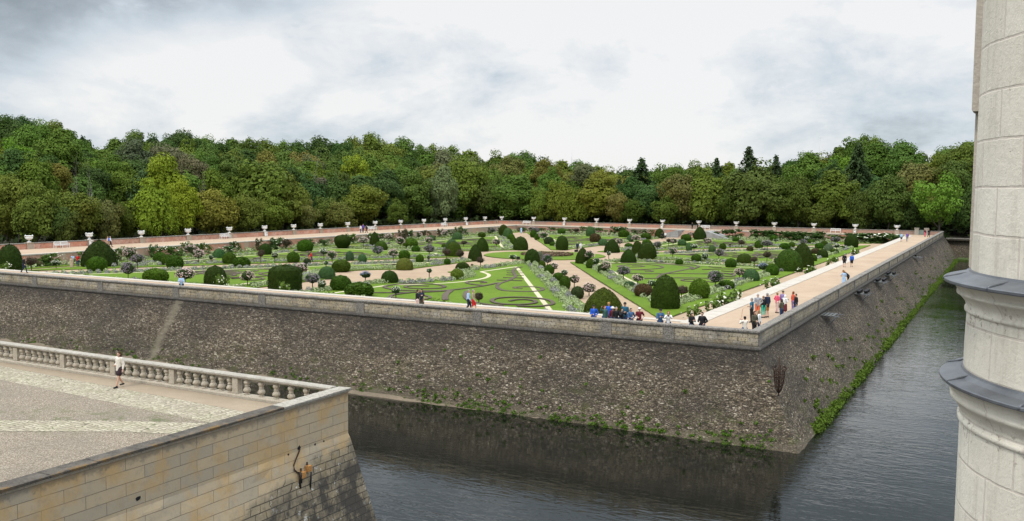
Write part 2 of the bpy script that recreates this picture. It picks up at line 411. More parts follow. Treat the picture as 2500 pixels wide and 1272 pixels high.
M = dict(
    rubble=mat_rubble(), parapet=mat_parapet(), grass=mat_grass(), water=mat_water(), tower=mat_tower(), ashlar=mat_ashlar(),
    gravel=mat_gravel(), cobble=mat_cobble(),
    coping=mat_stone('weathered_coping', (.23, .205, .175), (.33, .30, .26), (.04, .036, .032), (.40, .60), 1.6),
    coping_pale=mat_stone('pale_coping', (.29, .262, .218), (.41, .375, .32), (.10, .09, .075), (.50, .68), 1.5),
    coping_lichen=mat_lichen(),
    cordon=mat_stone('dark_string_course', (.085, .075, .065), (.15, .135, .115), (.03, .027, .024), (.4, .58), 1.5),
    kerb=mat_stone('pale_kerb_stone', (.39, .345, .29), (.49, .44, .375), (.35, .32, .28), (.6, .8), .8),
    kerbface=mat_stone('grey_kerb_face', (.22, .22, .21), (.34, .34, .33), (.10, .10, .09), (.52, .7), .8),
    sand=mat_sand('promenade_sand', (.37, .265, .178), (.47, .35, .245), .4),
    path=mat_sand('garden_path_sand', (.32, .225, .145), (.43, .315, .21), .4),
    white_gravel=mat_sand('pale_gravel_strip', (.46, .40, .26), (.58, .51, .36)),
    soil=mat_sand('bed_soil', (.06, .042, .030), (.11, .075, .05)),
    scroll=mat_sand('scroll_edging', (.070, .052, .036), (.13, .10, .074), .4),
    mud=mat_sand('mud', (.13, .102, .072), (.23, .18, .125), .5),
    path_dull=mat_sand('trodden_sand', (.27, .21, .145), (.36, .285, .20), .4),
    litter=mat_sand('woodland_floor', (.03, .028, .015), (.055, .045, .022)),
    brick=mat_brickwall('red_brick_wall', (.42, .17, .11), (.52, .26, .18), .6, (.62, .46, .38)),
    brick_far=mat_brickwall('weathered_brick_wall', (.26, .15, .115), (.34, .22, .175), .75, (.33, .26, .22)),
    retain=mat_brickwall('pale_retaining_wall', (.34, .24, .175), (.42, .32, .24), .85, (.42, .34, .255)),
    pier=mat_stone('pier_stone', (.34, .28, .21), (.44, .37, .29), (.14, .11, .085), (.55, .72), 1.),
    urn=mat_stone('white_urn_stone', (.70, .69, .67), (.80, .79, .77), (.30, .29, .27), (.66, .82), 2.),
    white=plain((.74, .74, .72), .45), lead=None, bal=mat_stone('baluster_stone', (.40, .34, .26), (.50, .44, .35), (.09, .078, .062), (.50, .66), 3.),
    rust=plain((.055, .03, .02), .8, .3), steel=plain((.20, .21, .22), .5, .5), black=plain((.012, .012, .013), .4),
    wood=plain((.42, .21, .07), .8, 0, .35, 14), bark=plain((.075, .06, .045), .9, 0, .4, 3), paleb=plain((.30, .27, .24), .9, 0, .3, 3),
)
def mat_lead():
    t = NT('lead_sheet'); v = t.coord(); n = t.noise(v, 3, 5, .6); n2 = t.noise(v, 30, 4, .7)
    c = t.ramp(n, [(.35, (.085, .09, .10)), (.65, (.16, .168, .18))])
    return t.fin(c, t.ramp(n, [(.3, .38), (.7, .55)]), t.bump(t.math('MULTIPLY_ADD', n2, .3, n), .25, .02), metal=.35, spec=.5)
M['lead'] = mat_lead()
M['leaf'] = leafmat('tree_leaves', None, .15, .6, .22, None)
M['leaf_autumn'] = leafmat('autumn_tree_leaves', None, .22, .6, .22, (.15, .135, .022))
M['shrub'] = leafmat('shrub_leaves', None, .22, .55, .15)
M['yew'] = leafmat('yew_needles', None, .22, .65, .08)
M['fl_pink'] = leafmat('pink_blossom', (.80, .58, .56), .2, .7, .2)
M['fl_mauve'] = leafmat('mauve_blossom', (.27, .21, .26), .35, .7, .2)
M['fl_white'] = leafmat('white_blossom', (.80, .80, .66), .15, .7, .2)
M['fl_dark'] = leafmat('dusky_blossom', (.12, .075, .06), .35, .7, .2)
M['fl_blue'] = leafmat('blue_blossom', (.30, .33, .55), .25, .7, .2)
M['silver'] = leafmat('silver_foliage', (.33, .385, .20), .35, .8, .15)
M['lavender'] = leafmat('lavender_foliage', (.28, .28, .25), .35, .8, .15)
M['bright'] = leafmat('bright_weed_leaves', (.075, .14, .016), .4, .6, .2)

# ------------------------------------------------------------------ leaf clouds
def leaves(C, N, size, jit=.7, rng=RNG, aspect=.75, fold=.25):
    """C centres, N outward normals, size per leaf: folded quads as two tris pairs -> verts, quads"""
    n = len(C); N = N + rng.normal(0, jit, (n, 3)); N /= np.linalg.norm(N, axis=1)[:, None] + 1e-9
    R = rng.normal(0, 1, (n, 3)); T = np.cross(N, R); T /= np.linalg.norm(T, axis=1)[:, None] + 1e-9
    Bn = np.cross(N, T); s = (size if hasattr(size, '__len__') else np.full(n, size))[:, None]
    a = T * s * .5; b = Bn * s * .5 * aspect; k = N * s * fold
    V = np.stack([C - a - b, C + a - b * .6 + k, C + a * .8 + b, C - a * .9 + b * .8 + k * .6], 1).reshape(-1, 3)
    Q = np.arange(4 * n).reshape(n, 4)
    return V, Q
def sphere_dirs(n, rng=RNG):
    d = rng.normal(0, 1, (n, 3)); return d / np.linalg.norm(d, axis=1)[:, None]
def join(parts):
    Vs = []; Qs = []; o = 0
    for V, Q in parts: Vs.append(V); Qs.append(Q + o); o += len(V)
    return np.concatenate(Vs), np.concatenate(Qs)
def uvsphere(n=14, m=9):
    V = []; Q = []
    for j in range(m + 1):
        th = PI * j / m
        for i in range(n): V.append((math.sin(th) * math.cos(2 * PI * i / n), math.sin(th) * math.sin(2 * PI * i / n), math.cos(th)))
    for j in range(m):
        for i in range(n): Q.append((j * n + i, (j + 1) * n + i, (j + 1) * n + (i + 1) % n, j * n + (i + 1) % n))
    return np.array(V), np.array(Q)

# ------------------------------------------------------------------ world, sun, camera
w = bpy.data.worlds.new('World'); sc.world = w; w.use_nodes = True; nt = w.node_tree; nt.nodes.clear()
def wn(k, **kw):
    nd = nt.nodes.new(k)
    for a, b in kw.items(): setattr(nd, a, b)
    return nd
SUN_EL, SUN_AZ = math.radians(52), math.radians(215)   # sun azimuth measured from +Y clockwise: behind the camera, left
wout = wn('ShaderNodeOutputWorld'); bg1 = wn('ShaderNodeBackground'); bg2 = wn('ShaderNodeBackground'); mixs = wn('ShaderNodeMixShader')
sky = wn('ShaderNodeTexSky', sky_type='NISHITA', sun_disc=False, sun_elevation=SUN_EL, sun_rotation=SUN_AZ)
nt.links.new(sky.outputs[0], bg1.inputs[0]); bg1.inputs[1].default_value = .09
tc = wn('ShaderNodeTexCoord'); sp = wn('ShaderNodeSeparateXYZ'); nt.links.new(tc.outputs['Generated'], sp.inputs[0])
def wm(op, a, b=0., c=0.):
    nd = wn('ShaderNodeMath', operation=op)
    for i, q in enumerate((a, b, c)):
        if hasattr(q, 'links'): nt.links.new(q, nd.inputs[i])
        else: nd.inputs[i].default_value = q
    return nd.outputs[0]
zc = wm('ADD', wm('MAXIMUM', sp.outputs[2], 0.), .14)
cmb = wn('ShaderNodeCombineXYZ'); nt.links.new(wm('DIVIDE', sp.outputs[0], zc), cmb.inputs[0]); nt.links.new(wm('DIVIDE', sp.outputs[1], zc), cmb.inputs[1])
def wnoise(scale, detail, rough, off, stretch=(1, 1, 1), dist=0.):
    mp = wn('ShaderNodeMapping'); mp.inputs['Location'].default_value = off; mp.inputs['Scale'].default_value = stretch
    nt.links.new(cmb.outputs[0], mp.inputs[0]); nd = wn('ShaderNodeTexNoise'); nd.inputs['Scale'].default_value = scale
    nd.inputs['Detail'].default_value = detail; nd.inputs['Roughness'].default_value = rough; nd.inputs['Distortion'].default_value = dist
    nt.links.new(mp.outputs[0], nd.inputs['Vector']); return nd.outputs[0]
def dirmask(x, y, lo, hi):
    d = ray(x, y); d = d / np.linalg.norm(d)
    dt = wn('ShaderNodeVectorMath', operation='DOT_PRODUCT'); nt.links.new(tc.outputs['Generated'], dt.inputs[0]); dt.inputs[1].default_value = tuple(d)
    mr = wn('ShaderNodeMapRange', interpolation_type='SMOOTHSTEP'); nt.links.new(dt.outputs['Value'], mr.inputs[0])
    mr.inputs[1].default_value = math.cos(math.radians(lo)); mr.inputs[2].default_value = math.cos(math.radians(hi)); return mr.outputs[0]
def dnoise(scale, detail, rough, off, st=(1, 1, 2.3), dist=.25):
    mp = wn('ShaderNodeMapping'); mp.inputs['Location'].default_value = off; mp.inputs['Scale'].default_value = st; nt.links.new(tc.outputs['Generated'], mp.inputs[0])
    nd = wn('ShaderNodeTexNoise'); nd.inputs['Scale'].default_value = scale; nd.inputs['Detail'].default_value = detail; nd.inputs['Roughness'].default_value = rough; nd.inputs['Distortion'].default_value = dist
    nt.links.new(mp.outputs[0], nd.inputs['Vector']); return nd.outputs[0]
n_a = dnoise(3.2, 8, .55, (3.1, 1.7, .4)); n_b = dnoise(8.5, 8, .62, (.4, 7.7, 2.), (1, 1, 1.9))
cl = wm('MULTIPLY_ADD', wm('SUBTRACT', wm('MULTIPLY_ADD', n_a, .6, wm('MULTIPLY', n_b, .4)), .5), 2.4, .50)
cl = wm('ADD', cl, wm('MULTIPLY', dirmask(1350, 60, 19, 4), .20))
cl = wm('ADD', cl, wm('MULTIPLY', dirmask(1750, 300, 20, 2), .13))
cl = wm('ADD', cl, wm('MULTIPLY', dirmask(420, 170, 8, 1), .16))
cl = wm('ADD', cl, wm('MULTIPLY', dirmask(60, 300, 12, 2), -.07))
cl = wm('ADD', cl, wm('MULTIPLY', dirmask(2130, 190, 9, 2), .04))
# heavy bank: above a slanting line from the left edge to the top of the view
_d1, _d2 = ray(-60, 185), ray(1080, -10); _n = np.cross(_d2, _d1); _n /= np.linalg.norm(_n); _n = _n if _n[2] > 0 else -_n
dt = wn('ShaderNodeVectorMath', operation='DOT_PRODUCT'); nt.links.new(tc.outputs['Generated'], dt.inputs[0]); dt.inputs[1].default_value = tuple(_n)
mr = wn('ShaderNodeMapRange', interpolation_type='SMOOTHSTEP'); nt.links.new(wm('ADD', dt.outputs['Value'], wm('MULTIPLY_ADD', n_b, .13, -.065)), mr.inputs[0]); mr.inputs[1].default_value = -.02; mr.inputs[2].default_value = .055
hi = wn('ShaderNodeMapRange', interpolation_type='SMOOTHSTEP'); nt.links.new(sp.outputs[2], hi.inputs[0]); hi.inputs[1].default_value = .32; hi.inputs[2].default_value = .55; hi.inputs[3].default_value = 1.; hi.inputs[4].default_value = 0.
bank = wm('MULTIPLY', mr.outputs[0], hi.outputs[0])
cl = wm('SUBTRACT', cl, wm('MULTIPLY', bank, wm('MULTIPLY_ADD', n_a, -.5, .60)))
cr = wn('ShaderNodeValToRGB'); nt.links.new(cl, cr.inputs[0]); el = cr.color_ramp.elements
stops = [(.08, (.33, .38, .42)), (.28, (.46, .52, .575)), (.44, (.66, .735, .80)), (.58, (.84, .875, .91)), (.72, (.985, .985, .985))]
while len(el) < len(stops): el.new(.5)
for e, (p_, c_) in zip(el, stops): e.position = p_; e.color = (*c_, 1)
nt.links.new(cr.outputs[0], bg2.inputs[0])
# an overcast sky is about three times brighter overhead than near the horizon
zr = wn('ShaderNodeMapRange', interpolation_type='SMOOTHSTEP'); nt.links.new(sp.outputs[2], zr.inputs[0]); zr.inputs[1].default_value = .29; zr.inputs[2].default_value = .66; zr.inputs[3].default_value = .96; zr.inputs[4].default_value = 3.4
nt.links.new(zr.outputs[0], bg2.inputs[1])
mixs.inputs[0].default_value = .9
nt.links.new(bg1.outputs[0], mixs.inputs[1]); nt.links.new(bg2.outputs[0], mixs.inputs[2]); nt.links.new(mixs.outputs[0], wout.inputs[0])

sd = bpy.data.lights.new('sun', 'SUN'); sd.energy = 1.5; sd.angle = math.radians(11); sd.color = (1, .95, .87)
so = bpy.data.objects.new('sun', sd); link(so)
dirv = Vector((math.sin(SUN_AZ) * math.cos(SUN_EL), math.cos(SUN_AZ) * math.cos(SUN_EL), math.sin(SUN_EL)))
so.rotation_euler = dirv.to_track_quat('Z', 'Y').to_euler(); so.location = (0, 0, 60)

cd = bpy.data.cameras.new('camera'); cam = bpy.data.objects.new('camera', cd); link(cam); sc.camera = cam
cd.sensor_width = 36; cd.lens = 36 * F / 2500; cd.clip_end = 4000; cd.clip_start = .1
m3 = Matrix(((_r[0], _u[0], -_f[0]), (_r[1], _u[1], -_f[1]), (_r[2], _u[2], -_f[2])))
cam.matrix_world = Matrix.Translation((0, 0, H)) @ m3.to_4x4()
sc.view_settings.view_transform = 'Standard'; sc.view_settings.look = 'None'; sc.view_settings.exposure = .0; sc.view_settings.gamma = 1
sc.render.engine = 'CYCLES'; sc.cycles.max_bounces = 6; sc.cycles.diffuse_bounces = 3; sc.cycles.transparent_max_bounces = 4
sc.cycles.use_adaptive_sampling = True

# ------------------------------------------------------------------ ground, water
UL, VF = 118.3, 178.4      # outer faces of left and far walls
def sheet(name, poly, z, mat, kind='structure', thick=None):
    mb = MB()
    if thick: mb.prism([(-u, v) for u, v in poly], z - thick, z)
    else:
        q = [(-u, v) for u, v in poly]
        a = sum(q[i][0] * q[(i + 1) % len(q)][1] - q[(i + 1) % len(q)][0] * q[i][1] for i in range(len(q)))
        if a < 0: q = q[::-1]
        mb.add([(x, y, z) for x, y in q], [tuple(range(len(q)))])
    o = frame(name, mb.me(name, mat)); o['kind'] = kind; return o
sheet('water', [(-900, -300), (300, -300), (300, 300), (-900, 300)], WZ, M['water'])
# woodland floor: behind the left and the far wall, gently rising, one sheet
gx = [-1600, -700, -300, -150, -40, 0, 50, 118.5, 119, 130, 150, 200, 300, 600, 1500]
gy = [-1500, -400, -100, 0, 60, 120, 178.6, 179.2, 190, 220, 300, 500, 900, 2500]
def gz(u, v):
    d = max(u - 119, v - 179.2, 0)
    return -1.1 + min(d * .035, 5.)
V = []; Fc = []
for v in gy:
    for u in gx: V.append(L(u, v, gz(u, v)))
nx = len(gx)
for j in range(len(gy) - 1):
    for i in range(nx - 1):
        uc = (gx[i] + gx[i + 1]) / 2; vc = (gy[j] + gy[j + 1]) / 2
        if uc > 119 and vc > -20 or vc > 179.2: Fc.append((j * nx + i, (j + 1) * nx + i, (j + 1) * nx + i + 1, j * nx + i + 1))
o = frame('ground', mesh('ground', V, Fc, M['litter'])); o['kind'] = 'structure'

# promenade ring
IN = dict(u0=7.25, u1=107.2, v0=8.6, v1=170.2)
mb = MB()
def quad(mb, u0, u1, v0, v1, z): mb.add([L(u0, v0, z), L(u1, v0, z), L(u1, v1, z), L(u0, v1, z)], [(0, 3, 2, 1)])
u0, u1, v0, v1 = IN['u0'], IN['u1'], IN['v0'], IN['v1']
quad(mb, .3, UL - .2, .3, v0, 0); quad(mb, .3, u0, v0, v1, 0); quad(mb, u1, UL - .2, v0, v1, 0); quad(mb, .3, UL - .2, v1, VF - .2, 0)
o = frame('promenade', mb.me('promenade', M['sand'])); o['kind'] = 'structure'
# kerb strip: pale coping of the retaining walls, each side a real stone 5 cm high
def kerb(a, b, w_in, nm):
    mb = MB(); n = max(1, int(np.hypot(b[0] - a[0], b[1] - a[1]) / 1.9)); d = (np.array(b) - a) / n
    horiz = abs(d[0]) > abs(d[1])
    for i in range(n):
        p = np.array(a) + d * i; q = p + d * .994; j = random.uniform(-.004, .004)
        if horiz: mb.box(L(p[0], p[1], -.14), L(q[0], q[1] + w_in, .045 + j))
        else: mb.box(L(p[0], p[1], -.14), L(q[0] + w_in, q[1], .045 + j))
    o = frame('kerb_strip', mb.me(nm, M['kerb'])); o['kind'] = 'structure'
kerb((5.85, 7.2), (5.85, 171.6), 1.47, 'kerb_near'); kerb((7.33, 7.75), (105.7, 7.75), .87, 'kerb_front')
kerb((107.15, 7.15), (107.15, 171.6), .9, 'kerb_left'); kerb((7.33, 170.15), (107.1, 170.15), 1.0, 'kerb_far')
# retaining walls of the sunken garden
def wallbox(name, ua, va, ub, vb, za, zb, mat, parent=None, nm='wall'):
    mb = MB(); mb.box(L(ua, va, za), L(ub, vb, zb)); return frame(name, mb.me(nm, mat), parent)
for (a, lab) in (((6.7, 8.6, 7.25, 170.2), 'stone retaining wall below the near right promenade kerb'),
                 ((6.7, 8.05, 107.8, 8.59), 'retaining wall below the front promenade behind the rampart parapet'),
                 ((107.2, 8.6, 107.8, 170.2), 'pale plastered retaining wall with climbing roses below the left promenade'),
                 ((6.7, 170.21, 107.8, 170.8), 'brick retaining wall at the far end of the sunken garden')):
    o = wallbox('retaining_wall', a[0], a[1], a[2], a[3], GZ - .3, -.145, M['retain'] if '107.2' in str(a[0]) else M['brick_far'])
    tag(o, lab, 'retaining wall')
sheet('garden_path', [(7.2, 8.5), (107.3, 8.5), (107.3, 170.3), (7.2, 170.3)], GZ, M['path'])

# ------------------------------------------------------------------ ramparts
BAT = 3.15      # how far the foot stands out
def strip_mesh(name, pts, profile, nrm, mat, smooth=False, sub=1.5):
    """sweep a (out, z) profile along straight uv line pts[0]->pts[1]; nrm = outward (du,dv); profile out may vary at ends via mitre"""
    pass
def rampart(name, label, p, q, nrm, mitre_p, mitre_q, mat):
    """battered rubble body between p and q (uv), outward normal nrm, mitre = extra run per metre of outward offset"""
    p = np.array(p, float); q = np.array(q, float); nrm = np.array(nrm, float); t = (q - p) / np.linalg.norm(q - p)
    root = empty_frame(name); tag(root, label, 'rampart wall')
    nz = 26; n = int(np.linalg.norm(q - p) / .6)
    V = []; Fc = []
    for k in range(nz + 1):
        f = k / nz; z = -.3 + f * (WZ - .6 + .3); out = .12 + BAT * (f ** .97) * 1.1
        a = p + nrm * out - t * out * mitre_p; b = q + nrm * out + t * out * mitre_q
        for i in range(n + 1):
            g = i / n; pt = a + (b - a) * g
            e = min(1, min(i, n - i) / 3.)
            jr = (RNG.normal(0, .035) + .05 * math.sin(i * .31 + k * .2) * math.sin(k * .5 + i * .07)) * e * min(1, k / 2)
            pt = pt + nrm * jr
            V.append(L(pt[0], pt[1], z))
    for k in range(nz):
        for i in range(n): Fc.append((k * (n + 1) + i, k * (n + 1) + i + 1, (k + 1) * (n + 1) + i + 1, (k + 1) * (n + 1) + i))
    frame('wall', mesh('battered_wall', V, Fc, mat, True), root)
    return root, p, q, nrm, t
def sweep(p, q, nrm, t, prof, mp, mq, n=None):
    """closed profile (out,z) swept from p to q -> MB"""
    n = n or max(1, int(np.linalg.norm(q - p) / .8)); mb = MB(); m = len(prof); V = []
    for i in range(n + 1):
        for (o_, z) in prof:
            a = p + nrm * o_ - t * o_ * mp; b = q + nrm * o_ + t * o_ * mq; pt = a + (b - a) * i / n
            V.append(L(pt[0], pt[1], z + RNG.normal(0, .006)))
    Fc = []
    for i in range(n):
        for k in range(m):
            Fc.append((i * m + k, i * m + (k + 1) % m, (i + 1) * m + (k + 1) % m, (i + 1) * m + k))
    Fc += [tuple(range(m)), tuple(n * m + k for k in range(m))[::-1]]
    mb.add(V, Fc); return mb
cordon_prof = [(-.1, -.34), (.06, -.34), (.16, -.28), (.2, -.19), (.17, -.10), (.06, -.045), (-.1, -.045)]
def parapet(root, p, q, nrm, t, mp, mq, piers, coping=M['coping'], body=M['parapet'], pier_w=.75, seg=None):
    mb = sweep(p, q, nrm, t, cordon_prof, mp, mq); frame('cordon', mb.me('cordon', M['cordon']), root)
    mb = sweep(p, q, nrm, t, [(-.38, -.3), (0, -.3), (0, .79), (-.38, .79)], mp, mq); frame('parapet', mb.me('parapet', body), root)
    # coping stones with open joints and small steps
    ln = np.linalg.norm(q - p); mb = MB(); s = 0
    while s < ln - .01:
        e = min(ln, s + random.uniform(1.3, 1.9)); j = random.uniform(-.008, .008)
        a = p + t * s; b = p + t * (e - .012)
        fa = mp if s == 0 else 0; fb = mq if e >= ln - .01 else 0
        pr_ = [(-.47, .792), (.075, .792), (.095, .83), (.095, .915), (.06, .95 + j), (-.45, .955 + j), (-.47, .93)]
        sub = sweep(a, b, nrm, t, pr_, fa, fb, 1); mb.add(sub.v, sub.f); s = e
    frame('coping', mb.me('coping', coping), root)
    for s in piers:
        c = p + t * s; mb = MB()
        for o0, o1, z0, z1, hw in ((-.3, .055, -.04, .79, pier_w / 2),):
            cs = [c - t * hw + nrm * o0, c + t * hw + nrm * o0, c + t * hw + nrm * o1, c - t * hw + nrm * o1]
            mb.prism([(-k[0], k[1]) for k in cs], z0, z1)
        frame('pier', mb.me('pier', M['coping'] if root.name.startswith('rampart') else M['pier']), root)
# front rampart: v=0, outward (0,-1), runs along u; right rampart: u=0, outward (-1,0)
r, p, q, nr, t = rampart('rampart_wall', 'long dark rubble rampart wall rising from the moat below the front parapet', (0, 0), (UL, 0), (0, -1), 1, 1, M['rubble'])
fp = [u_on(x, 0, .3) for x in (85, 245, 430, 640, 880, 1165, 1480, 1632)]
parapet(r, p, q, nr, t, 1, 1, [f_ for f_ in fp])
r, p, q, nr, t = rampart('rampart_wall', 'sloping rampart wall running away along the right moat, mossy at its foot', (0, 0), (0, VF), (-1, 0), 1, 1, M['rubble'])
rp = [v_on(x, 0, .3) for x in (1932, 1998, 2047, 2086, 2119, 2147, 2171, 2191, 2206, 2221, 2235, 2247, 2258, 2268, 2277, 2285, 2293)]
parapet(r, p, q, nr, t, 1, 1, [.4] + rp + [VF - .4], pier_w=.6)
# left and far walls (brick, with piers and urns)
def gwall(label, p, q, nrm, mat, piers, m_):
    root = empty_frame('garden_wall'); tag(root, label, 'wall')
    p = np.array(p, float); q = np.array(q, float); nrm = np.array(nrm, float); t = (q - p) / np.linalg.norm(q - p)
    sub = sweep(p, q, nrm, t, [(-.4, -.02), (.0, -.02), (.05, -1.6), (.08, -5.8), (.0, .80), (-.4, .80)][:2] + [(0, .80), (-.4, .80)], m_[0], m_[1])
    frame('panel', sub.me('wall_panel', mat), root)
    sub = sweep(p, q, nrm, t, [(-.2, -6), (.06, -6), (.06, -.03), (-.2, -.03)], m_[0], m_[1]); frame('footing', sub.me('wall_footing', M['rubble']), root)
    mb = MB(); ln = np.linalg.norm(q - p); s = 0
    while s < ln - .01:
        e = min(ln, s + random.uniform(1.2, 1.8)); j = random.uniform(-.012, .012)
        sub = sweep(p + t * s, p + t * (e - .015), nrm, t, [(-.46, .803), (.06, .803), (.06, .92 + j), (-.2, .97 + j), (-.46, .92 + j)], m_[0] if s == 0 else 0, m_[1] if e > ln - .02 else 0, 1)
        mb.add(sub.v, sub.f); s = e
    frame('coping', mb.me('wall_coping', M['coping']), root)
    for s in piers:
        c = p + t * s; mb = MB(); hw = .5
        for o0, o1, z0, z1, h_ in ((-.6, .12, -.015, .86, hw), (-.66, .18, .863, 1.0, hw + .06)):
            cs = [c - t * h_ + nrm * o0, c + t * h_ + nrm * o0, c + t * h_ + nrm * o1, c - t * h_ + nrm * o1]
            mb.prism([(-k[0], k[1]) for k in cs], z0, z1)
        frame('pier', mb.me('wall_pier', M['pier']), root)
    return root
lu = [71, 218, 345, 459, 560, 646, 717, 782, 849, 916, 978, 1035, 1087, 1137, 1184]
fu = [1303, 1378, 1456.5, 1537, 1617.5, 1706, 1797.6, 1890.5, 1987, 2088, 2190]
lv = [v_on(x, UL - .25, 1.0) for x in lu]; fuu = [u_on(x, VF - .25, 1.0) for x in fu]
gwall('long red brick garden wall with stone piers on the left, in front of the wood', (UL, 0), (UL, VF), (1, 0), M['brick'], lv, (1, 1))
gwall('weathered brick wall with pale piers across the far end of the garden', (0, VF), (UL, VF), (0, 1), M['brick_far'], fuu + [UL - .3], (1, 1))
# end wall across the moat
root = empty_frame('moat_end_wall'); tag(root, 'dark rubble wall closing the far end of the right moat under the trees', 'wall')
ve_ = 180.6
mb = MB(); nseg = 30
V = []; Fc = []
for k in range(9):
    f = k / 8
    for i in range(nseg + 1):
        V.append(L(.5 - 120 * i / nseg, ve_ - f * 1.6 - abs(RNG.normal(0, .03)), -.9 + f * (WZ + .5)))
for k in range(8):
    for i in range(nseg): Fc.append((k * (nseg + 1) + i, (k + 1) * (nseg + 1) + i, (k + 1) * (nseg + 1) + i + 1, k * (nseg + 1) + i + 1))
frame('wall', mesh('moat_wall', V, Fc, M['rubble'], True), root)
mb = MB(); mb.box(L(-.5, ve_ - .2, -.9), L(-120, ve_ + .5, -.65)); frame('coping', mb.me('moat_coping', M['coping']), root)
mb = MB(); mb.prism([(3.4, 172.5), (60, 171.5), (60, 180), (3.0, 180)], WZ - .3, WZ + .35)
o = frame('grass_bank', mb.me('grass_bank', plain((.045, .07, .012), .9, 0, .4, 2))); o['kind'] = 'structure'
# muddy ledge at the foot of the front rampart
V = []; Fc = []; n = 120
for i in range(n + 1):
    u = -BAT * 1.1 - .1 + i * 1.; wd = .10 + .012 * max(0, u) + .14 * math.sin(u * .9) * math.sin(u * .37) + RNG.normal(0, .08)
    base = -(BAT * 1.02 + .12)
    kk = min(1, max(0, (u - 2) / 22.)) * (.75 + .25 * math.sin(u * .8) * math.sin(u * .31)); V += [L(u, base + .38, WZ - .30 + .42 * kk + .006 * max(u, 0) + RNG.normal(0, .07)), L(u, base + .10 - wd * .4, WZ - .25 + .32 * kk + .004 * max(u, 0) + RNG.normal(0, .04)), L(u, base + .02 - wd, WZ - .12)]
for i in range(n): 
    for k in range(2): Fc.append((i * 3 + k, i * 3 + k + 1, (i + 1) * 3 + k + 1, (i + 1) * 3 + k))
o = frame('mud_bank', mesh('mud_bank', V, Fc, M['mud'], True)); o['kind'] = 'structure'

# ------------------------------------------------------------------ parterre beds
C0 = (57.7, 87.4); BU0, BU1, BV0, BV1 = 13.0, 102.4, 15.0, 161.5
def clip(poly, n, d):
    """keep points with n.p >= d"""
    out = []
    for i in range(len(poly)):
        a, b = poly[i], poly[(i + 1) % len(poly)]
        da = n[0] * a[0] + n[1] * a[1] - d; db = n[0] * b[0] + n[1] * b[1] - d
        if da >= 0: out.append(a)
        if da * db < 0:
            t = da / (da - db); out.append((a[0] + (b[0] - a[0]) * t, a[1] + (b[1] - a[1]) * t))
    return out
def densify(poly, s):
    out = []
    for i in range(len(poly)):
        a, b = np.array(poly[i]), np.array(poly[(i + 1) % len(poly)]); n = max(1, int(np.linalg.norm(b - a) / s))
        for k in range(n): out.append(tuple(a + (b - a) * k / n))
    return out
def push_out(poly, c, r):
    """points inside disc (c, r) are moved onto its rim"""
    out = []
    for p in poly:
        d = np.array(p) - c; l = np.linalg.norm(d)
        out.append(tuple(np.array(c) + d / l * r) if l < r else p)
    return out
CORN = {(-1, -1): (BU0, BV0), (1, -1): (BU1, BV0), (-1, 1): (BU0, BV1), (1, 1): (BU1, BV1)}
def bed_poly(su, sv, side, dm, dd, do, dr=None):
    """sector (su, sv) quadrant, side 'u' = the triangle against the left/right edge, 'v' = against the near/far edge"""
    dr = dm if dr is None else dr
    P = [(BU0 + do, BV0 + do), (BU1 - do, BV0 + do), (BU1 - do, BV1 - do), (BU0 + do, BV1 - do)]
    cx, cy = CORN[(su, sv)]; d = np.array([cx - C0[0], cy - C0[1]]); d /= np.linalg.norm(d)
    P = clip(P, (su, 0), su * C0[0] + (3.6 + dm if side == 'v' else 0)); P = clip(P, (0, sv), sv * C0[1] + (2.4 + dm if side == 'u' else 0))
    n = np.array([-d[1], d[0]])
    probe = np.array([C0[0] + su * 20, C0[1]]) if side == 'u' else np.array([C0[0], C0[1] + sv * 20])
    if n @ (probe - C0) < 0: n = -n
    P = clip(P, n, n @ np.array(C0) + 2.6 + dd)
    P = densify(P, 1.)
    P = push_out(P, C0, 15.3 + dr)
    if side == 'v' and sv < 0: P = push_out(P, (57.7, 42.), 9. + dm)
    return P
BEDS = [(-1, -1, 'v', 'near scroll bed'), (-1, -1, 'u', 'near right bed'), (1, -1, 'v', 'near left bed'), (1, -1, 'u', 'outer left bed'),
        (-1, 1, 'u', 'far right bed'), (-1, 1, 'v', 'far bed by the steps'), (1, 1, 'v', 'far left bed'), (1, 1, 'u', 'upper left bed')]
def bedname(u, v):
    du, dv = u - C0[0], v - C0[1]; su = 1 if du > 0 else -1; sv = 1 if dv > 0 else -1
    if math.hypot(du, dv) < 13: return 'central lawn'
    if u < BU0 - 1 or u > BU1 + .5: return 'wall border'
    side = 'u' if abs(du) / 44.7 > abs(dv) / 73 else 'v'
    for b in BEDS:
        if b[:3] == (su, sv, side): return b[3]
def ribbon(pts, wd, z, mat, name, h=.05):
    """pts in uv"""
    mb = MB(); p = np.array(pts, float); n = len(p)
    t = np.gradient(p, axis=0); t /= np.linalg.norm(t, axis=1)[:, None] + 1e-9; nr = np.stack([-t[:, 1], t[:, 0]], 1)
    wd = np.broadcast_to(wd, (n,))
    V = []
    for i in range(n):
        a = p[i] + nr[i] * wd[i] / 2; b = p[i] - nr[i] * wd[i] / 2
        V += [L(a[0], a[1], z - .02), L(a[0], a[1], z + h), L(b[0], b[1], z + h), L(b[0], b[1], z - .02)]
    Fc = []
    for i in range(n - 1):
        for k in range(3): Fc.append((i * 4 + k, i * 4 + k + 1, (i + 1) * 4 + k + 1, (i + 1) * 4 + k))
    return V, Fc
def smooth(pts, it=3):
    p = np.array(pts, float)
    for _ in range(it):
        a = p[:-1] * .75 + p[1:] * .25; b = p[:-1] * .25 + p[1:] * .75
        q = np.empty((len(a) * 2, 2)); q[0::2] = a; q[1::2] = b; p = np.vstack([p[:1], q, p[-1:]])
    return p
LAWN = GZ + .12
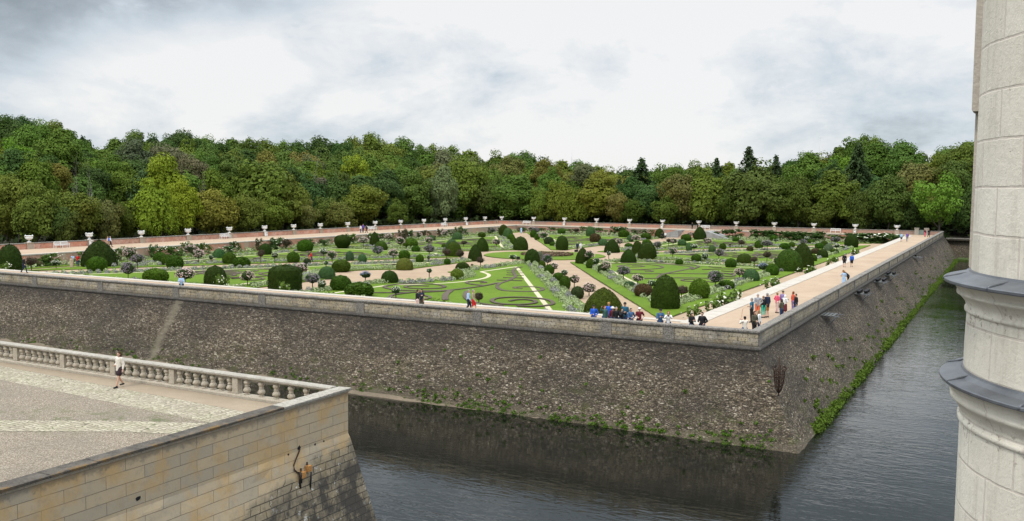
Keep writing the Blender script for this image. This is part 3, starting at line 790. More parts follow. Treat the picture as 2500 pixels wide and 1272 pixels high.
def lawn(poly, nm):
    poly = [(a + .05 * math.sin(b * 2.1 + a), b + .05 * math.sin(a * 2.3 - b)) for a, b in poly]
    mb = MB(); mb.prism([(-a, b) for a, b in poly], GZ - .05, LAWN); o = frame('lawn', mb.me(nm, M['grass'])); o['kind'] = 'structure'
def edging(poly):
    poly = [tuple(np.array(p) + RNG.normal(0, .03, 2)) for p in poly]
    c = np.mean(poly, axis=0); q = [tuple(np.array(p) + (np.array(p) - c) / np.linalg.norm(np.array(p) - c) * .14) for p in poly]
    mb = MB(); mb.prism([(-a, b) for a, b in q], GZ - .05, GZ + .03); o = frame('soil_edging', mb.me('soil_edging', M['soil'])); o['kind'] = 'structure'
def inside(p, poly):
    x, y = p; c = False
    for i in range(len(poly)):
        (x1, y1), (x2, y2) = poly[i], poly[i - 1]
        if (y1 > y) != (y2 > y) and x < (x2 - x1) * (y - y1) / (y2 - y1) + x1: c = not c
    return c
def T3(l): return [uv(*Z3(*p), GZ) for p in l]
def T4(l): return [uv(*Z4(*p), GZ) for p in l]
def T5(l): return [uv(*Z5(*p), GZ) for p in l]
SCROLLS = {0: [
    (T4([(370, 655), (290, 665), (250, 700), (270, 740), (295, 765), (250, 800), (180, 830), (90, 855), (60, 890), (85, 925), (160, 945), (300, 950), (450, 955), (590, 945), (628, 920), (570, 900), (400, 893), (280, 900), (265, 912), (370, 915)]), .62),
    *[(T3(l), .42) for l in ([(2135, 703), (2310, 706)], [(2140, 727), (2340, 730)], [(2135, 752), (2345, 758)], [(2095, 785), (2345, 792)], [(2020, 815), (2325, 824)])],
    (T3([(2030, 850), (1900, 880), (1700, 910), (1500, 935), (1300, 950), (1000, 945), (800, 935), (680, 910), (675, 890), (800, 868), (1000, 858), (1250, 862), (1395, 885), (1400, 905), (1300, 918), (1050, 920), (925, 905), (925, 890), (1050, 883), (1210, 888)]), .6),
    (T3([(1860, 880), (1750, 872), (1650, 852), (1665, 836), (1760, 828), (1885, 835), (1890, 848), (1820, 850)]), .5),
    (T3([(1470, 945), (1420, 975), (1400, 1010), (1405, 1060)]), .95),
    (T3([(1500, 937), (1300, 958), (1000, 968), (700, 970), (530, 970)]), .55),
    (T3([(1000, 968), (850, 985), (760, 1000), (745, 1025), (900, 1050), (1100, 1058), (1220, 1040), (1225, 1020), (1160, 1003)]), .5),
    (T3([(1660, 955), (1635, 1000), (1660, 1050), (1750, 1090), (1900, 1115), (2100, 1130)]), .7),
    (T4([(300, 1130), (500, 1140), (650, 1128), (752, 1108), (700, 1058), (500, 1030), (250, 1022), (60, 1035), (-10, 1062), (40, 1097), (200, 1115), (400, 1114), (530, 1095), (530, 1070), (430, 1053), (280, 1055), (215, 1072)]), .6)],
    1: [
    (T4([(1430, 612), (1700, 605), (2000, 612), (2250, 635), (2420, 657), (2350, 682), (2200, 710), (2010, 750), (1980, 795)]), .6),
    (T4([(1830, 712), (1915, 713), (1930, 703), (1850, 694), (1650, 690)]), .5),
    (T4([(1680, 690), (1880, 684), (2020, 674), (2060, 655), (1950, 632), (1750, 624), (1560, 634), (1480, 655), (1700, 660), (1840, 650), (1780, 641), (1680, 643)]), .5),
    (T4([(1650, 736), (1900, 741), (2300, 735), (2500, 741), (2700, 738), (3040, 728)]), .5),
    (T4([(1800, 798), (2200, 787), (2440, 790), (2700, 795), (3030, 786)]), .5),
    (T5([(700, 845), (620, 832), (450, 834), (310, 824), (325, 806), (470, 806)]), .5),
    (T5([(430, 690), (540, 650), (460, 632), (250, 618), (0, 600)]), .5), (T5([(640, 652), (700, 664), (790, 664)]), .4),
    (T5([(560, 690), (800, 680), (1000, 684), (1250, 686)]), .45), (T5([(790, 704), (860, 712), (930, 710)]), .4),
    (T5([(640, 728), (830, 733), (930, 748), (955, 764), (880, 774), (825, 768)]), .55)]}
def gen_scroll(c, ang, s, turns=1.6, mirror=1):
    """S-shaped double scroll"""
    pts = []
    for k in range(60):
        a = turns * 2 * PI * (1 - k / 59.); r = .06 + .30 * (k / 59.); pts.append((.55 + r * math.cos(a + PI / 2), r * math.sin(a + PI / 2) * .9))
    half = pts; other = [(-x, -y) for x, y in half][::-1]
    P = np.array(half + [tuple(np.array(half[-1]) * .4)] + [tuple(np.array(other[0]) * .4)] + other); P[:, 1] *= mirror
    ca, sa = math.cos(ang), math.sin(ang)
    return smooth([(c[0] + s * (x * ca - y * sa), c[1] + s * (x * sa + y * ca)) for x, y in P], 1)
silver_tot = 0
for bi, (su, sv, side, nm) in enumerate(BEDS):
    P = bed_poly(su, sv, side, 0, 0, 0); edging(P); lawn(P, 'lawn_bed')
    # pale gravel strip
    A_ = bed_poly(su, sv, side, 3.9, 3.9, 4.2); B_ = bed_poly(su, sv, side, 4.35, 4.35, 4.65)
    V, Fc = ribbon(A_ + A_[:2], .5, LAWN, None, '', .006)
    Vk = [v for v in V]; o = frame('gravel_strip', mesh('gravel_strip', Vk, Fc, M['white_gravel'])); o['kind'] = 'structure'
    inner = bed_poly(su, sv, side, 5, 5, 5.2)
    cur = SCROLLS.get(bi)
    if cur is None:
        cen = np.mean(bed_poly(su, sv, side, 8, 8, 8), axis=0); cur = []
        cn = np.array(CORN[(su, sv)])
        mid = np.array([C0[0] + su * (44 if side == 'u' else 0), C0[1] + sv * (0 if side == 'u' else 70)])
        c2 = np.array(C0)
        for (wa, wb, wc), s, m_ in (((.36, .32, .32), 15, 1), ((.22, .56, .22), 10, -1), ((.62, .19, .19), 8, 1), ((.2, .24, .56), 12, -1)):
            c = c2 * wa + cn * wb + mid * wc; d = cn - c2; ang = math.atan2(d[1], d[0]) + (.15 if m_ > 0 else .9)
            cur.append((gen_scroll(c, ang, s, 1.6, m_), .62))
            cur.append((gen_scroll(c * .8 + cen * .2, ang + 1.3, s * .6, 1.2, -m_), .5))
    VV = []; FF = []
    for j, (pts, wd) in enumerate(cur):
        pp = smooth(pts, 3) if bi in SCROLLS else pts
        if bi not in SCROLLS: pp = np.array([p for p in pp if inside(p, inner)])
        if len(pp) < 6: continue
        # split where points were dropped
        segs = np.split(pp, np.where(np.linalg.norm(np.diff(pp, axis=0), axis=1) > 4)[0] + 1)
        for sg in segs:
            if len(sg) < 4: continue
            wv = wd * np.clip(np.minimum(np.arange(len(sg)), np.arange(len(sg))[::-1]) / 5. + .45, 0, 1)
            V, Fc = ribbon(sg, wv * .72, LAWN + .012 + .004 * j, None, '', .05); n0 = len(VV); VV += V; FF += [tuple(i + n0 for i in f) for f in Fc]
    if VV:
        o = frame('scroll_edging', mesh('scrolls', VV, FF, M['scroll'])); o['kind'] = 'structure'
    # silver cushion border
    ddv = 1.3 if bi == 0 else 2.5
    path = bed_poly(su, sv, side, 1.25, ddv, 2.7, 1.6)
    parts = []; parts2 = []
    tot = 0
    for i in range(len(path)):
        a = np.array(path[i]); b = np.array(path[(i + 1) % len(path)]); ln = np.linalg.norm(b - a)
        if ln < .05: continue
        nr = np.array([-(b - a)[1], (b - a)[0]]) / ln; far = a[1] > 75
        for row in (-.55, .5):
            for s_ in np.arange(0, ln, 1.02):
                c = a + (b - a) * s_ / ln + nr * (row + random.uniform(-.2, .2)); gr = math.sin(c[0] * .35 + c[1] * .22 + row * 4)
                if random.random() < .10: continue
                n = 34 if far else 64; D = sphere_dirs(n); D[:, 2] = np.abs(D[:, 2]); r = random.uniform(.32, .54) * (.8 if far else 1); hh = random.uniform(.3, .54) * (.72 if far else 1)
                Cn = D * np.array([r, r, hh]) * RNG.uniform(.8, 1.05, (n, 1)) + np.array([-c[0], c[1], LAWN])
                V, Q = leaves(Cn, D, (.26 if far else .17), .45)
                (parts2 if gr > .8 else parts).append((V, Q))
    for pl, mt, lab, cat in ((parts, 'silver', 'low silvery grey cushion plants edging the %s', 'border plants'), (parts2, 'lavender', 'patches of grey purple lavender edging the %s', 'lavender')):
        if not pl: continue
        V, Q = join(pl); o = frame('border_plants' if mt == 'silver' else 'lavender', npmesh('border_' + mt, V, Q, M[mt])); tag(o, lab % nm, cat, None, 'stuff')
# central circle
circ = [(C0[0] + 10.5 * math.cos(a), C0[1] + 10.3 * math.sin(a)) for a in np.linspace(0, 2 * PI, 72, endpoint=False)]
edging(circ); lawn(circ, 'lawn_circle')
n = 2200; rr = np.sqrt(RNG.uniform(0, 1, n)) * 4.6; aa = RNG.uniform(0, 2 * PI, n)
Cn = np.stack([-(C0[0] + rr * np.cos(aa)), C0[1] + 1 + rr * np.sin(aa), LAWN + RNG.uniform(.02, .28, n)], 1)
V, Q = leaves(Cn, np.tile([0, 0, 1.], (n, 1)), .3, .6)
o = frame('flower_bed', npmesh('centre_flowers', V, Q, leafmat('faded_flowers', (.17, .12, .075), .5, .8, .2))); tag(o, 'faded brownish flower patch in the middle of the central round lawn', 'flower bed', None, 'stuff')
# grass strips with plants along left and far retaining walls
for poly, nm in (([(104.3, 10), (106.6, 10), (106.6, 168), (104.3, 168)], 'a'), ([(14, 163.8), (48, 163.8), (48, 166.5), (14, 166.5)], 'b'), ([(68, 163.8), (102, 163.8), (102, 166.5), (68, 166.5)], 'c')):
    edging(poly); lawn(poly, 'lawn_strip')
def strip_plants(a, b, label, n, wd, mt='silver'):
    parts = []; a = np.array(a, float); b = np.array(b, float)
    for i in range(n):
        c = a + (b - a) * i / n + RNG.uniform(-wd, wd, 2); k = 30; D = sphere_dirs(k); D[:, 2] = np.abs(D[:, 2]); r = random.uniform(.4, .75)
        V, Q = leaves(D * [r, r, r] + [-c[0], c[1], GZ + .1], D, .28, .45); parts.append((V, Q))
    V, Q = join(parts); o = frame('border_plants', npmesh('strip_plants', V, Q, M[mt])); tag(o, label, 'border plants', None, 'stuff')
strip_plants((105.9, 11), (105.9, 168), 'silvery cushion plants along the foot of the left retaining wall', 170, .3)
strip_plants((15, 166.6), (48, 166.6), 'silvery cushion plants below the far wall right of the steps', 60, .6)
strip_plants((68, 166.6), (102, 166.6), 'silvery cushion plants below the far wall left of the steps', 60, .6)

# stone ramp with steps up to the far promenade
su0 = u_on(1790, 168, GZ); su1 = u_on(1605, 168, GZ)
root = empty_frame('garden_stairs'); tag(root, 'grey stone staircase ramp rising to the far promenade behind the garden', 'stairs')
mb = MB(); ns = 12; um = (su0 + su1) / 2; hw = abs(su1 - su0) / 2
for i in range(ns):
    z0 = GZ; z1 = GZ + (i + 1) * (-GZ) / ns - .15 * (i == ns - 1); va = 165.0 + i * .42
    mb.box(L(um - 3.2, va, GZ - .02), L(um + 3.2, va + .425 if i < ns - 1 else 170.15, z1))
frame('steps', mb.me('steps', M['retain']), root)
for s_ in (-1, 1):
    mb = MB(); a = um + s_ * 3.25; b = um + s_ * hw
    mb.add([L(a, 164.9, GZ), L(b, 164.9, GZ), L(a, 170.15, GZ), L(b, 170.15, GZ), L(a, 164.9, -.05), L(a, 170.15, -.05), L(a + s_ * .8, 164.9, -.05), L(a + s_ * .8, 170.15, -.05)],
           [(0, 1, 6, 4), (0, 4, 5, 2), (1, 3, 7, 6), (4, 6, 7, 5), (2, 5, 7, 3)])
    frame('flank_wall', mb.me('flank', M['kerbface']), root)

# ------------------------------------------------------------------ topiary, shrubs and standards
def body_profile(kind):
    ts = np.linspace(0, 1, 13)
    if kind == 'dome': r = [math.sqrt(max(0, 1 - t ** 2.4)) * (1 - .06 * (1 - t) ** 6) for t in ts]
    elif kind == 'cone': r = [(1 - t ** 1.95) ** .74 * (1 - .05 * (1 - t) ** 4) for t in ts]
    elif kind == 'egg': r = [math.sqrt(max(0, 1 - t ** 3.2)) * (.90 + .1 * min(1, t * 3)) for t in ts]
    elif kind == 'ball': r = [math.sqrt(max(0, 1 - ((t - .42) / (.58 if t > .42 else .62)) ** 2)) if t > 0 else .72 for t in ts]
    elif kind == 'bowl': r = [math.sqrt(max(0, 1 - ((t - .58) / .42) ** 2)) if t > .58 else .48 + .52 * math.sin(t / .58 * PI / 2) for t in ts]
    elif kind == 'flat': r = [(1 - max(0, t - .55) ** 2 * 1.0) * 1.0 if t < .86 else math.sqrt(max(0, 1 - ((t - .7) / .30) ** 2.0)) * 1.02 for t in ts]
    return [(max(0.001, a) * .5, t) for a, t in zip(r, ts)]
def clipped(kind, n, size, mt, out=.0, jit=.5, seed=1, wob=.012):
    rng = np.random.default_rng(seed); pf = body_profile(kind); nn = 28; V = []; Q = []
    pts = []
    for j, (r, z) in enumerate(pf):
        for k in range(nn):
            a = 2 * PI * k / nn; f = 1 + wob * math.sin(3 * a + j) + wob * math.sin(5 * a - j * 1.7 + seed)
            V.append((r * .975 * f * math.cos(a), r * .975 * f * math.sin(a), z * .985))
    for j in range(len(pf) - 1):
        for k in range(nn): Q.append((j * nn + k, j * nn + (k + 1) % nn, (j + 1) * nn + (k + 1) % nn, (j + 1) * nn + k))
    V = np.array(V); Q = np.array(Q)
    # leaves scattered on the profile by area
    seg = [(pf[i], pf[i + 1]) for i in range(len(pf) - 1)]
    ar = np.array([(a[0] + b[0]) * math.hypot(a[0] - b[0], a[1] - b[1]) for a, b in seg]); ar /= ar.sum()
    idx = rng.choice(len(seg), n, p=ar); tt = rng.uniform(0, 1, n); an = rng.uniform(0, 2 * PI, n)
    ra = np.array([seg[i][0][0] * (1 - t) + seg[i][1][0] * t for i, t in zip(idx, tt)]); za = np.array([seg[i][0][1] * (1 - t) + seg[i][1][1] * t for i, t in zip(idx, tt)])
    nr = np.array([(seg[i][1][1] - seg[i][0][1]) for i in idx]); nz = np.array([(seg[i][0][0] - seg[i][1][0]) for i in idx])
    N = np.stack([nr * np.cos(an), nr * np.sin(an), nz], 1); N /= np.linalg.norm(N, axis=1)[:, None] + 1e-9
    Cn = np.stack([ra * np.cos(an), ra * np.sin(an), za], 1) + N * rng.uniform(-.005, out, (n, 1))
    LV, LQ = leaves(Cn, N, size, jit, rng)
    VV, QQ = join([(V, Q), (LV, LQ)]); return npmesh('clipped_' + kind, VV, QQ, mt)
PT = {k: clipped(k, 3400, .032, M['yew'], .008, .45, i + 3) for i, k in enumerate(('dome', 'cone', 'egg', 'bowl', 'flat'))}
PT['ball'] = clipped('ball', 1900, .070, M['shrub'], .03, .6, 21, .03)
PT['ball2'] = clipped('ball', 1700, .085, M['shrub'], .045, .75, 22, .05)
def lumpy_crown(n, size, seed, mt, lumps=26, flat=1.):
    rng = np.random.default_rng(seed); D = sphere_dirs(lumps, rng); per = n // lumps; parts = []
    for d in D:
        if d[2] < -.75: continue
        c = d * .37; r = rng.uniform(.10, .17); E = sphere_dirs(per, rng)
        Cn = c + E * r * rng.uniform(.5, 1.05, (per, 1)); Cn[:, 2] *= np.where(Cn[:, 2] < 0, .85, 1.) * flat
        parts.append(leaves(Cn, E + d * .7, size, .5, rng))
    E = sphere_dirs(300, rng); parts.append(leaves(E * .33, E, .16, .3, rng))
    return npmesh('crown_mesh', *join(parts), mt)
def blossom(n, size, seed, mt, lo=-.45):
    rng = np.random.default_rng(seed); D = sphere_dirs(n * 2, rng); D = D[D[:, 2] > lo][:n]
    # clustered blossoms
    k = sphere_dirs(40, rng); w_ = np.array([max((d @ k.T)) for d in D]); D = D[w_ > .93] if (w_ > .93).sum() > n * .5 else D
    return npmesh('blossom_mesh', *leaves(D * rng.uniform(.48, .56, (len(D), 1)), D, size, .5, rng), mt)
CROWNS = [lumpy_crown(1100, .075, s, M['shrub']) for s in (41, 42, 43)]
BL = {'pink': [blossom(330, .058, s, M['fl_pink']) for s in (51, 52)], 'mauve': [blossom(480, .06, 53, M['fl_mauve'])], 'white': [blossom(130, .075, 54, M['fl_white'], .0)],
      'dark': [blossom(330, .055, 55, M['fl_dark'])], 'blue': [blossom(200, .07, 56, M['fl_blue'], .2)]}
mb = MB(); mb.tube([(0, 0, 0), (.004, .002, .35), (-.003, .004, .7), (0, 0, 1)], [.5, .42, .38, .45], 8); TRUNK = mb.me('standard_stem', M['bark'], True)
YEW = (.026, .046, .006); YEW2 = (.044, .072, .008); BOX = (.052, .105, .010); BOX2 = (.078, .145, .012); BROWN = (.09, .068, .03); GREY = (.14, .17, .10); BLUEG = (.05, .098, .034)
OLIVE = (.10, .12, .02)
# kind, x, y_base, width px, y_top, colour, [head height px, blossom]
SH = []
def T(kind, x, y, w_, top, c=YEW): SH.append(('t', kind, x, y, w_, top, c, 0, None))
def Bq(x, y, w_, top, c=BOX, kind='ball'): SH.append(('b', kind, x, y, w_, top, c, 0, None))
def S(x, y, w_, top, hh, fl='pink', c=(.05, .085, .03)): SH.append(('s', 'std', x, y, w_, top, c, hh, fl))
for a in ((25, 667, 55, 598, 'egg'), (243, 651, 84, 587, 'cone'), (535, 630, 30, 607, 'dome', BLUEG), (648, 622, 31, 594.6, 'egg'), (696, 716, 79, 649, 'flat'), (526, 703, 54, 650, 'egg'),
          (798, 680, 42, 651, 'dome', BLUEG), (854, 635.5, 20, 613, 'egg', BLUEG), (884.5, 643.7, 22, 620, 'egg', BLUEG), (836.5, 607, 40, 573.5, 'bowl'), (914.5, 601, 26, 566, 'cone'),
          (930, 611, 33, 588.5, 'dome', YEW2), (988, 658, 42, 630, 'dome', OLIVE), (1053, 588, 21, 574, 'dome', BLUEG), (1107, 626, 41, 590.5, 'dome', YEW2), (1103, 615, 32, 584, 'dome', BLUEG),
          (1160, 636.5, 36, 596.7, 'cone'), (1177, 613, 33, 579, 'cone'), (1116, 585, 25, 566.6, 'dome', BLUEG), (1129.5, 661, 37, 640.6, 'dome'), (951, 690.7, 43, 661, 'dome'), (1229, 577, 23, 548.6, 'egg'),
          (1240, 580, 25, 556, 'dome', BLUEG), (1271, 610, 37, 578, 'dome'), (1299, 643.7, 38, 608, 'dome'), (1473, 771, 98, 705, 'cone', YEW2), (1372, 610, 31, 576, 'egg'), (1442, 577, 23, 553.7, 'egg', BLUEG),
          (1472, 598.7, 24, 583, 'dome', BLUEG), (1538, 589.5, 16, 574, 'egg', BLUEG), (1610, 581, 24, 558, 'dome'), (1494, 616, 39, 584.4, 'cone'), (1556, 623, 28, 588.5, 'dome'), (1580, 631.5, 46, 591.5, 'dome'),
          (1534, 641.6, 40, 608, 'cone'), (1422, 643.7, 36, 605, 'cone'), (1624, 754, 71, 674, 'dome'), (1708, 585, 34, 553.7, 'cone'), (1738.6, 616, 18, 598.7, 'egg', BLUEG), (2008, 629, 27, 608, 'dome'),
          (2078, 604, 33, 572, 'egg'), (1958, 651, 57, 593.6, 'cone'), (1926, 662, 66, 609, 'dome', YEW2), (1817, 641.6, 37, 619, 'dome', YEW2), (1833, 685.6, 42, 657, 'dome', BLUEG), (1682, 611, 16, 592.6, 'egg', BLUEG),
          (1665, 600, 21, 584, 'egg', BLUEG)):
    T(a[4], a[0], a[1], a[2], a[3], a[5] if len(a) > 5 else YEW)
for a in ((237, 661, 45, 628, BOX), (380, 688, 57, 657, BOX2), (390, 640, 29, 616), (408, 647, 25, 622), (427, 656, 38, 624), (560, 644, 31, 617), (590, 653, 38, 628), (716, 640, 28, 616), (745, 614, 36, 586),
          (832, 709, 48, 674), (833, 663, 42, 635.5), (750, 647, 17, 631, (.05, .07, .025)), (1002, 605, 34, 582, BOX2), (991, 583, 27, 570, BOX2), (987, 631, 26, 612), (1015, 615, 19, 600), (1025, 640, 18, 622),
          (1092, 644.7, 15, 631), (1084, 608, 12, 595), (1176, 579, 18, 567), (1116, 682.5, 30, 657, (.13, .17, .02)), (877, 725, 64, 691.7), (1218, 651, 13, 643.7, BROWN), (1248, 588, 17, 571), (1253, 596, 14, 579),
          (1323, 653, 17, 636.5), (1341, 668, 23, 646), (1363, 683.5, 25, 666), (1379, 705, 26, 674), (1409.5, 727.5, 30, 700, (.05, .07, .025)), (1302, 579, 15, 562), (1311, 585, 12, 571), (1340, 596, 22, 579, (.05, .07, .025)),
          (1349, 600, 14, 590.5), (1371, 573, 18, 559), (1453, 591, 25, 571, BROWN), (1523, 579, 25, 562), (1577, 584, 24, 569), (1579, 600, 22, 585), (1535, 606, 20, 593.6), (1442, 655, 21, 633.5), (1470, 667, 21, 646, (.05, .07, .025)),
          (1537, 702, 26, 687.6, BLUEG), (1571, 724, 42, 694, BROWN), (1675, 588, 24, 572), (1658, 646, 17, 632.4), (1700, 637.5, 23, 621), (1764.5, 608, 15, 594), (1796, 589.5, 15, 579), (1831, 613, 15, 600.7, BROWN), (1852.5, 605, 20, 587.5),
          (1889, 587.5, 18, 575), (1916, 609, 24, 594), (1933, 603, 14, 590.5), (1979, 594.6, 19, 584.4), (2000, 607, 19, 593.6), (2012, 600, 16, 588.5), (2036, 618, 20, 608), (1991, 620, 21, 606, BROWN), (2056, 608, 13, 600),
          (1987, 637.5, 14, 622), (1784, 653, 26, 631.4), (1885, 672, 30, 645.7), (1773, 705, 37, 684.6), (1707, 728.5, 47, 683.5, BOX2), (1499.5, 681, 15, 673, BROWN), (2023, 616, 20, 595.6, GREY), (1316.5, 637, 19, 615, GREY)):
    Bq(a[0], a[1], a[2], a[3], a[4] if len(a) > 4 else BOX, 'ball2' if random.random() < .4 else 'ball')
for a in ((77, 661, 31, 627, 24, 'dark'), (137, 655, 22, 634, 14, 'white'), (317, 640, 34, 602, 27), (336, 656, 36, 621, 23, 'mauve'), (313, 681, 39, 639.6, 34, 'mauve'), (452, 692, 49, 654, 32), (485, 640, 30, 609, 24), (467, 632, 37, 598, 20),
          (515, 641, 12, 621, 14, 'white'), (637, 643, 22, 609, 20, 'dark'), (671, 641, 19, 615, 17, 'white'), (699, 614, 27, 583, 20, 'dark'), (604.5, 698, 37, 661, 27), (737, 686, 36, 642, 26), (763, 707, 38, 667, 28, 'mauve'),
          (786, 711, 23, 681.5, 24, 'white'), (892, 692, 29, 662, 19, 'blue'), (811, 643, 27, 612, 21), (791, 640, 22, 606, 17, 'white'), (796, 651, 15, 636.5, 11, 'white'), (887.5, 607, 25, 578, 18), (950, 597, 21, 570, 15), (977, 610, 24, 578, 21),
          (923, 628, 29, 601, 21, 'mauve'), (960.5, 637.5, 27, 608, 20), (1048, 633, 27, 595.6, 24, 'mauve'), (1046, 640, 9, 622, 12, 'white'), (1047, 603, 23, 579, 15), (1022, 590, 18, 566, 15), (1090, 631, 23, 607, 17, 'dark'), (1123, 633.5, 22, 609, 20, 'dark'),
          (1132, 602, 19, 587.5, 10, 'dark'), (1086, 582, 18, 562, 15), (1203, 574, 19, 556, 12, 'mauve'), (1212, 602, 22, 582, 19), (1173, 654, 22, 627, 17, 'dark'), (1152.6, 654, 8, 643.7, 8, 'dark'), (1048, 682.5, 16, 654, 14, 'white'),
          (966.6, 731, 23, 697, 23, 'white'), (1252, 642.6, 20, 621, 13, 'white'), (1169, 744, 23, 712, 24, 'dark'), (1336, 649, 27, 620, 25, 'mauve'), (1352, 667, 25, 640.6, 19), (1378, 678, 19, 657, 17, 'white'), (1402, 701, 29, 670, 24),
          (1438, 722, 38, 688.6, 31), (1308, 577, 23, 555, 14, 'mauve'), (1298, 573, 23, 553, 12), (1327, 587, 27, 566, 16), (1407, 571, 17, 557, 10, 'dark'), (1487, 578, 9, 568, 7), (1483, 570, 17, 557, 9, 'dark'), (1553, 590.5, 24, 574, 14),
          (1513, 605, 21, 581, 16), (1605, 612, 20, 588.5, 18, 'mauve'), (1643, 600, 21, 581, 15), (1440, 645, 26, 611, 22), (1486, 636.5, 12, 613, 12, 'white'), (1456, 655, 19, 629, 18, 'white'), (1479, 667, 29, 637.5, 22), (1522, 688.6, 35, 649, 25, 'mauve'),
          (1557, 694, 31, 669, 20), (1590, 714, 23, 682.5, 20, 'white'), (1664, 733, 38, 696, 25, 'dark'), (1686, 581, 19, 566, 11), (1632, 600, 12, 582, 11, 'dark'), (1694, 616, 19, 594.6, 14, 'white'), (1728, 600, 22, 581, 15), (1642, 631, 25, 605, 17, 'pink'),
          (1721, 637, 19, 617, 17, 'white'), (1755, 632.4, 25, 607, 20, 'mauve'), (1782.5, 604, 7, 595, 5, 'dark'), (1810.5, 604, 22, 585.4, 13, 'dark'), (1873, 612, 31, 586.4, 16, 'mauve'), (1894, 597, 15, 583, 8, 'white'), (1961, 600, 19, 584.4, 12, 'mauve'),
          (1971, 591, 15, 576, 12, 'white'), (2039.5, 600, 25, 578, 15, 'mauve'), (2041.5, 620, 17, 592.6, 14, 'white'), (2070, 603, 21, 579, 14), (1901, 657, 29, 625, 22), (1841, 654, 20, 627, 14, 'dark'), (1872.5, 638, 22, 613, 18, 'dark'),
          (1863, 667, 25, 641.6, 20, 'blue'), (1805, 683.5, 28, 654, 21), (1746, 706, 42, 660, 34, 'mauve')):
    S(*a)
CN = {YEW: 'dark clipped', YEW2: 'clipped', BLUEG: 'blue green clipped', OLIVE: 'olive green clipped', BOX: 'leafy green', BOX2: 'bright green', BROWN: 'brownish', GREY: 'grey green loose', (.13, .17, .02): 'yellow green', (.05, .07, .025): 'dull dark green'}
KN = {'dome': 'domed', 'cone': 'cone shaped', 'egg': 'egg shaped', 'bowl': 'bowl shaped', 'flat': 'broad flat topped'}
FN = {'pink': 'pink flowered', 'mauve': 'mauve flowered', 'white': 'white flowered', 'dark': 'dusky dark', 'blue': 'pale blue flowered'}
_o1 = 'zeroth first second third fourth fifth sixth seventh eighth ninth tenth eleventh twelfth thirteenth fourteenth fifteenth sixteenth seventeenth eighteenth nineteenth'.split()
_tens = {2: ('twentieth', 'twenty'), 3: ('thirtieth', 'thirty'), 4: ('fortieth', 'forty'), 5: ('fiftieth', 'fifty'), 6: ('sixtieth', 'sixty'), 7: ('seventieth', 'seventy')}
def ordw(n): return _o1[n] if n < 20 else (_tens[n // 10][0] if n % 10 == 0 else _tens[n // 10][1] + '-' + _o1[n % 10])
def unique_labels(items):
    """items: (object, x pixel, base label) -> adds an ordinal where a base label repeats"""
    by = {}
    for o, x, lab in items: by.setdefault(lab, []).append((x, o))
    for lab, l in by.items():
        l.sort(key=lambda q: q[0])
        for i, (x, o) in enumerate(l):
            o['label'] = lab if len(l) == 1 else '%s, %s' % (lab, 'leftmost' if i == 0 else ('rightmost' if i == len(l) - 1 else ordw(i + 1) + ' from left'))
LAB = []
for i, (ty, kind, x, y, wp, top, c, hh, fl) in enumerate(SH):
    g = bp(x, y, GZ + .1); d = pr(g[0], g[1], GZ)[2]; wm_ = wp * d / F; zt = z_at(g[0], g[1], top); h = zt - (GZ + .1)
    u_, v_ = uv(x, y, GZ + .1); bn = bedname(u_, v_) or 'far bed by the steps'
    g = g + (g / np.linalg.norm(g)) * (wm_ * .28 if ty != 's' else 0)      # pixel base is the near rim of the plant
    cc = tuple(k * random.uniform(.88, 1.12) for k in c)
    sz = 'huge ' if wm_ > 3.6 else ('small ' if wm_ < 1.35 else '')
    if ty in 'tb':
        o = obj('topiary' if ty == 't' else 'shrub', PT[kind], None, (g[0], g[1], GZ + .06), (0, 0, random.uniform(0, 6.28)), (wm_ * 1.02, wm_ * 1.02, h * 1.03)); o.color = (*cc, 1)
        tag(o, None, 'topiary' if ty == 't' else 'shrub', 'clipped topiary on the parterre' if ty == 't' else 'round shrubs in the borders')
        lab = '%s%s %s in the %s' % (sz, CN[c], (KN[kind] + ' yew') if ty == 't' else 'round shrub', bn)
    else:
        o = obj('standard_shrub', None, None, (g[0], g[1], GZ + .1)); tag(o, None, 'shrub', 'flowering standards on the parterre')
        hm = min(hh * d / F, h * .86); cz = h - hm / 2
        cr = obj('crown', random.choice(CROWNS), o, (0, 0, cz), (0, 0, random.uniform(0, 6.28)), (wm_ * .93, wm_ * .93, hm * .97)); cr.color = (*cc, 1) if fl != 'dark' else (.07, .06, .035, 1)
        obj('blossom', random.choice(BL[fl]), o, (0, 0, cz), (0, 0, random.uniform(0, 6.28)), (wm_ * .92, wm_ * .92, hm * .95))
        obj('trunk', TRUNK, o, (0, 0, 0), (0, 0, 0), (.13, .13, max(.1, h - hm * .8)))
        lab = '%s%s standard shrub in the %s' % (sz, FN[fl], bn)
    LAB.append((o, x, lab))
# small floodlight boxes on the central lawn
for x, y, lab in ((1265, 632.5, 'small dark floodlight box on the central round lawn, left of its middle'), (1406.5, 615, 'small dark floodlight box beside the couple behind the central lawn')):
    g = bp(x, y, GZ + .1); mb = MB(); mb.box((-.3, -.2, 0), (.3, .2, .36)); mb.box((-.34, -.24, .362), (.34, .24, .42)); o = obj('floodlight', mb.me('floodlight', M['black']), None, (g[0], g[1], GZ + .09)); tag(o, lab, 'floodlight')
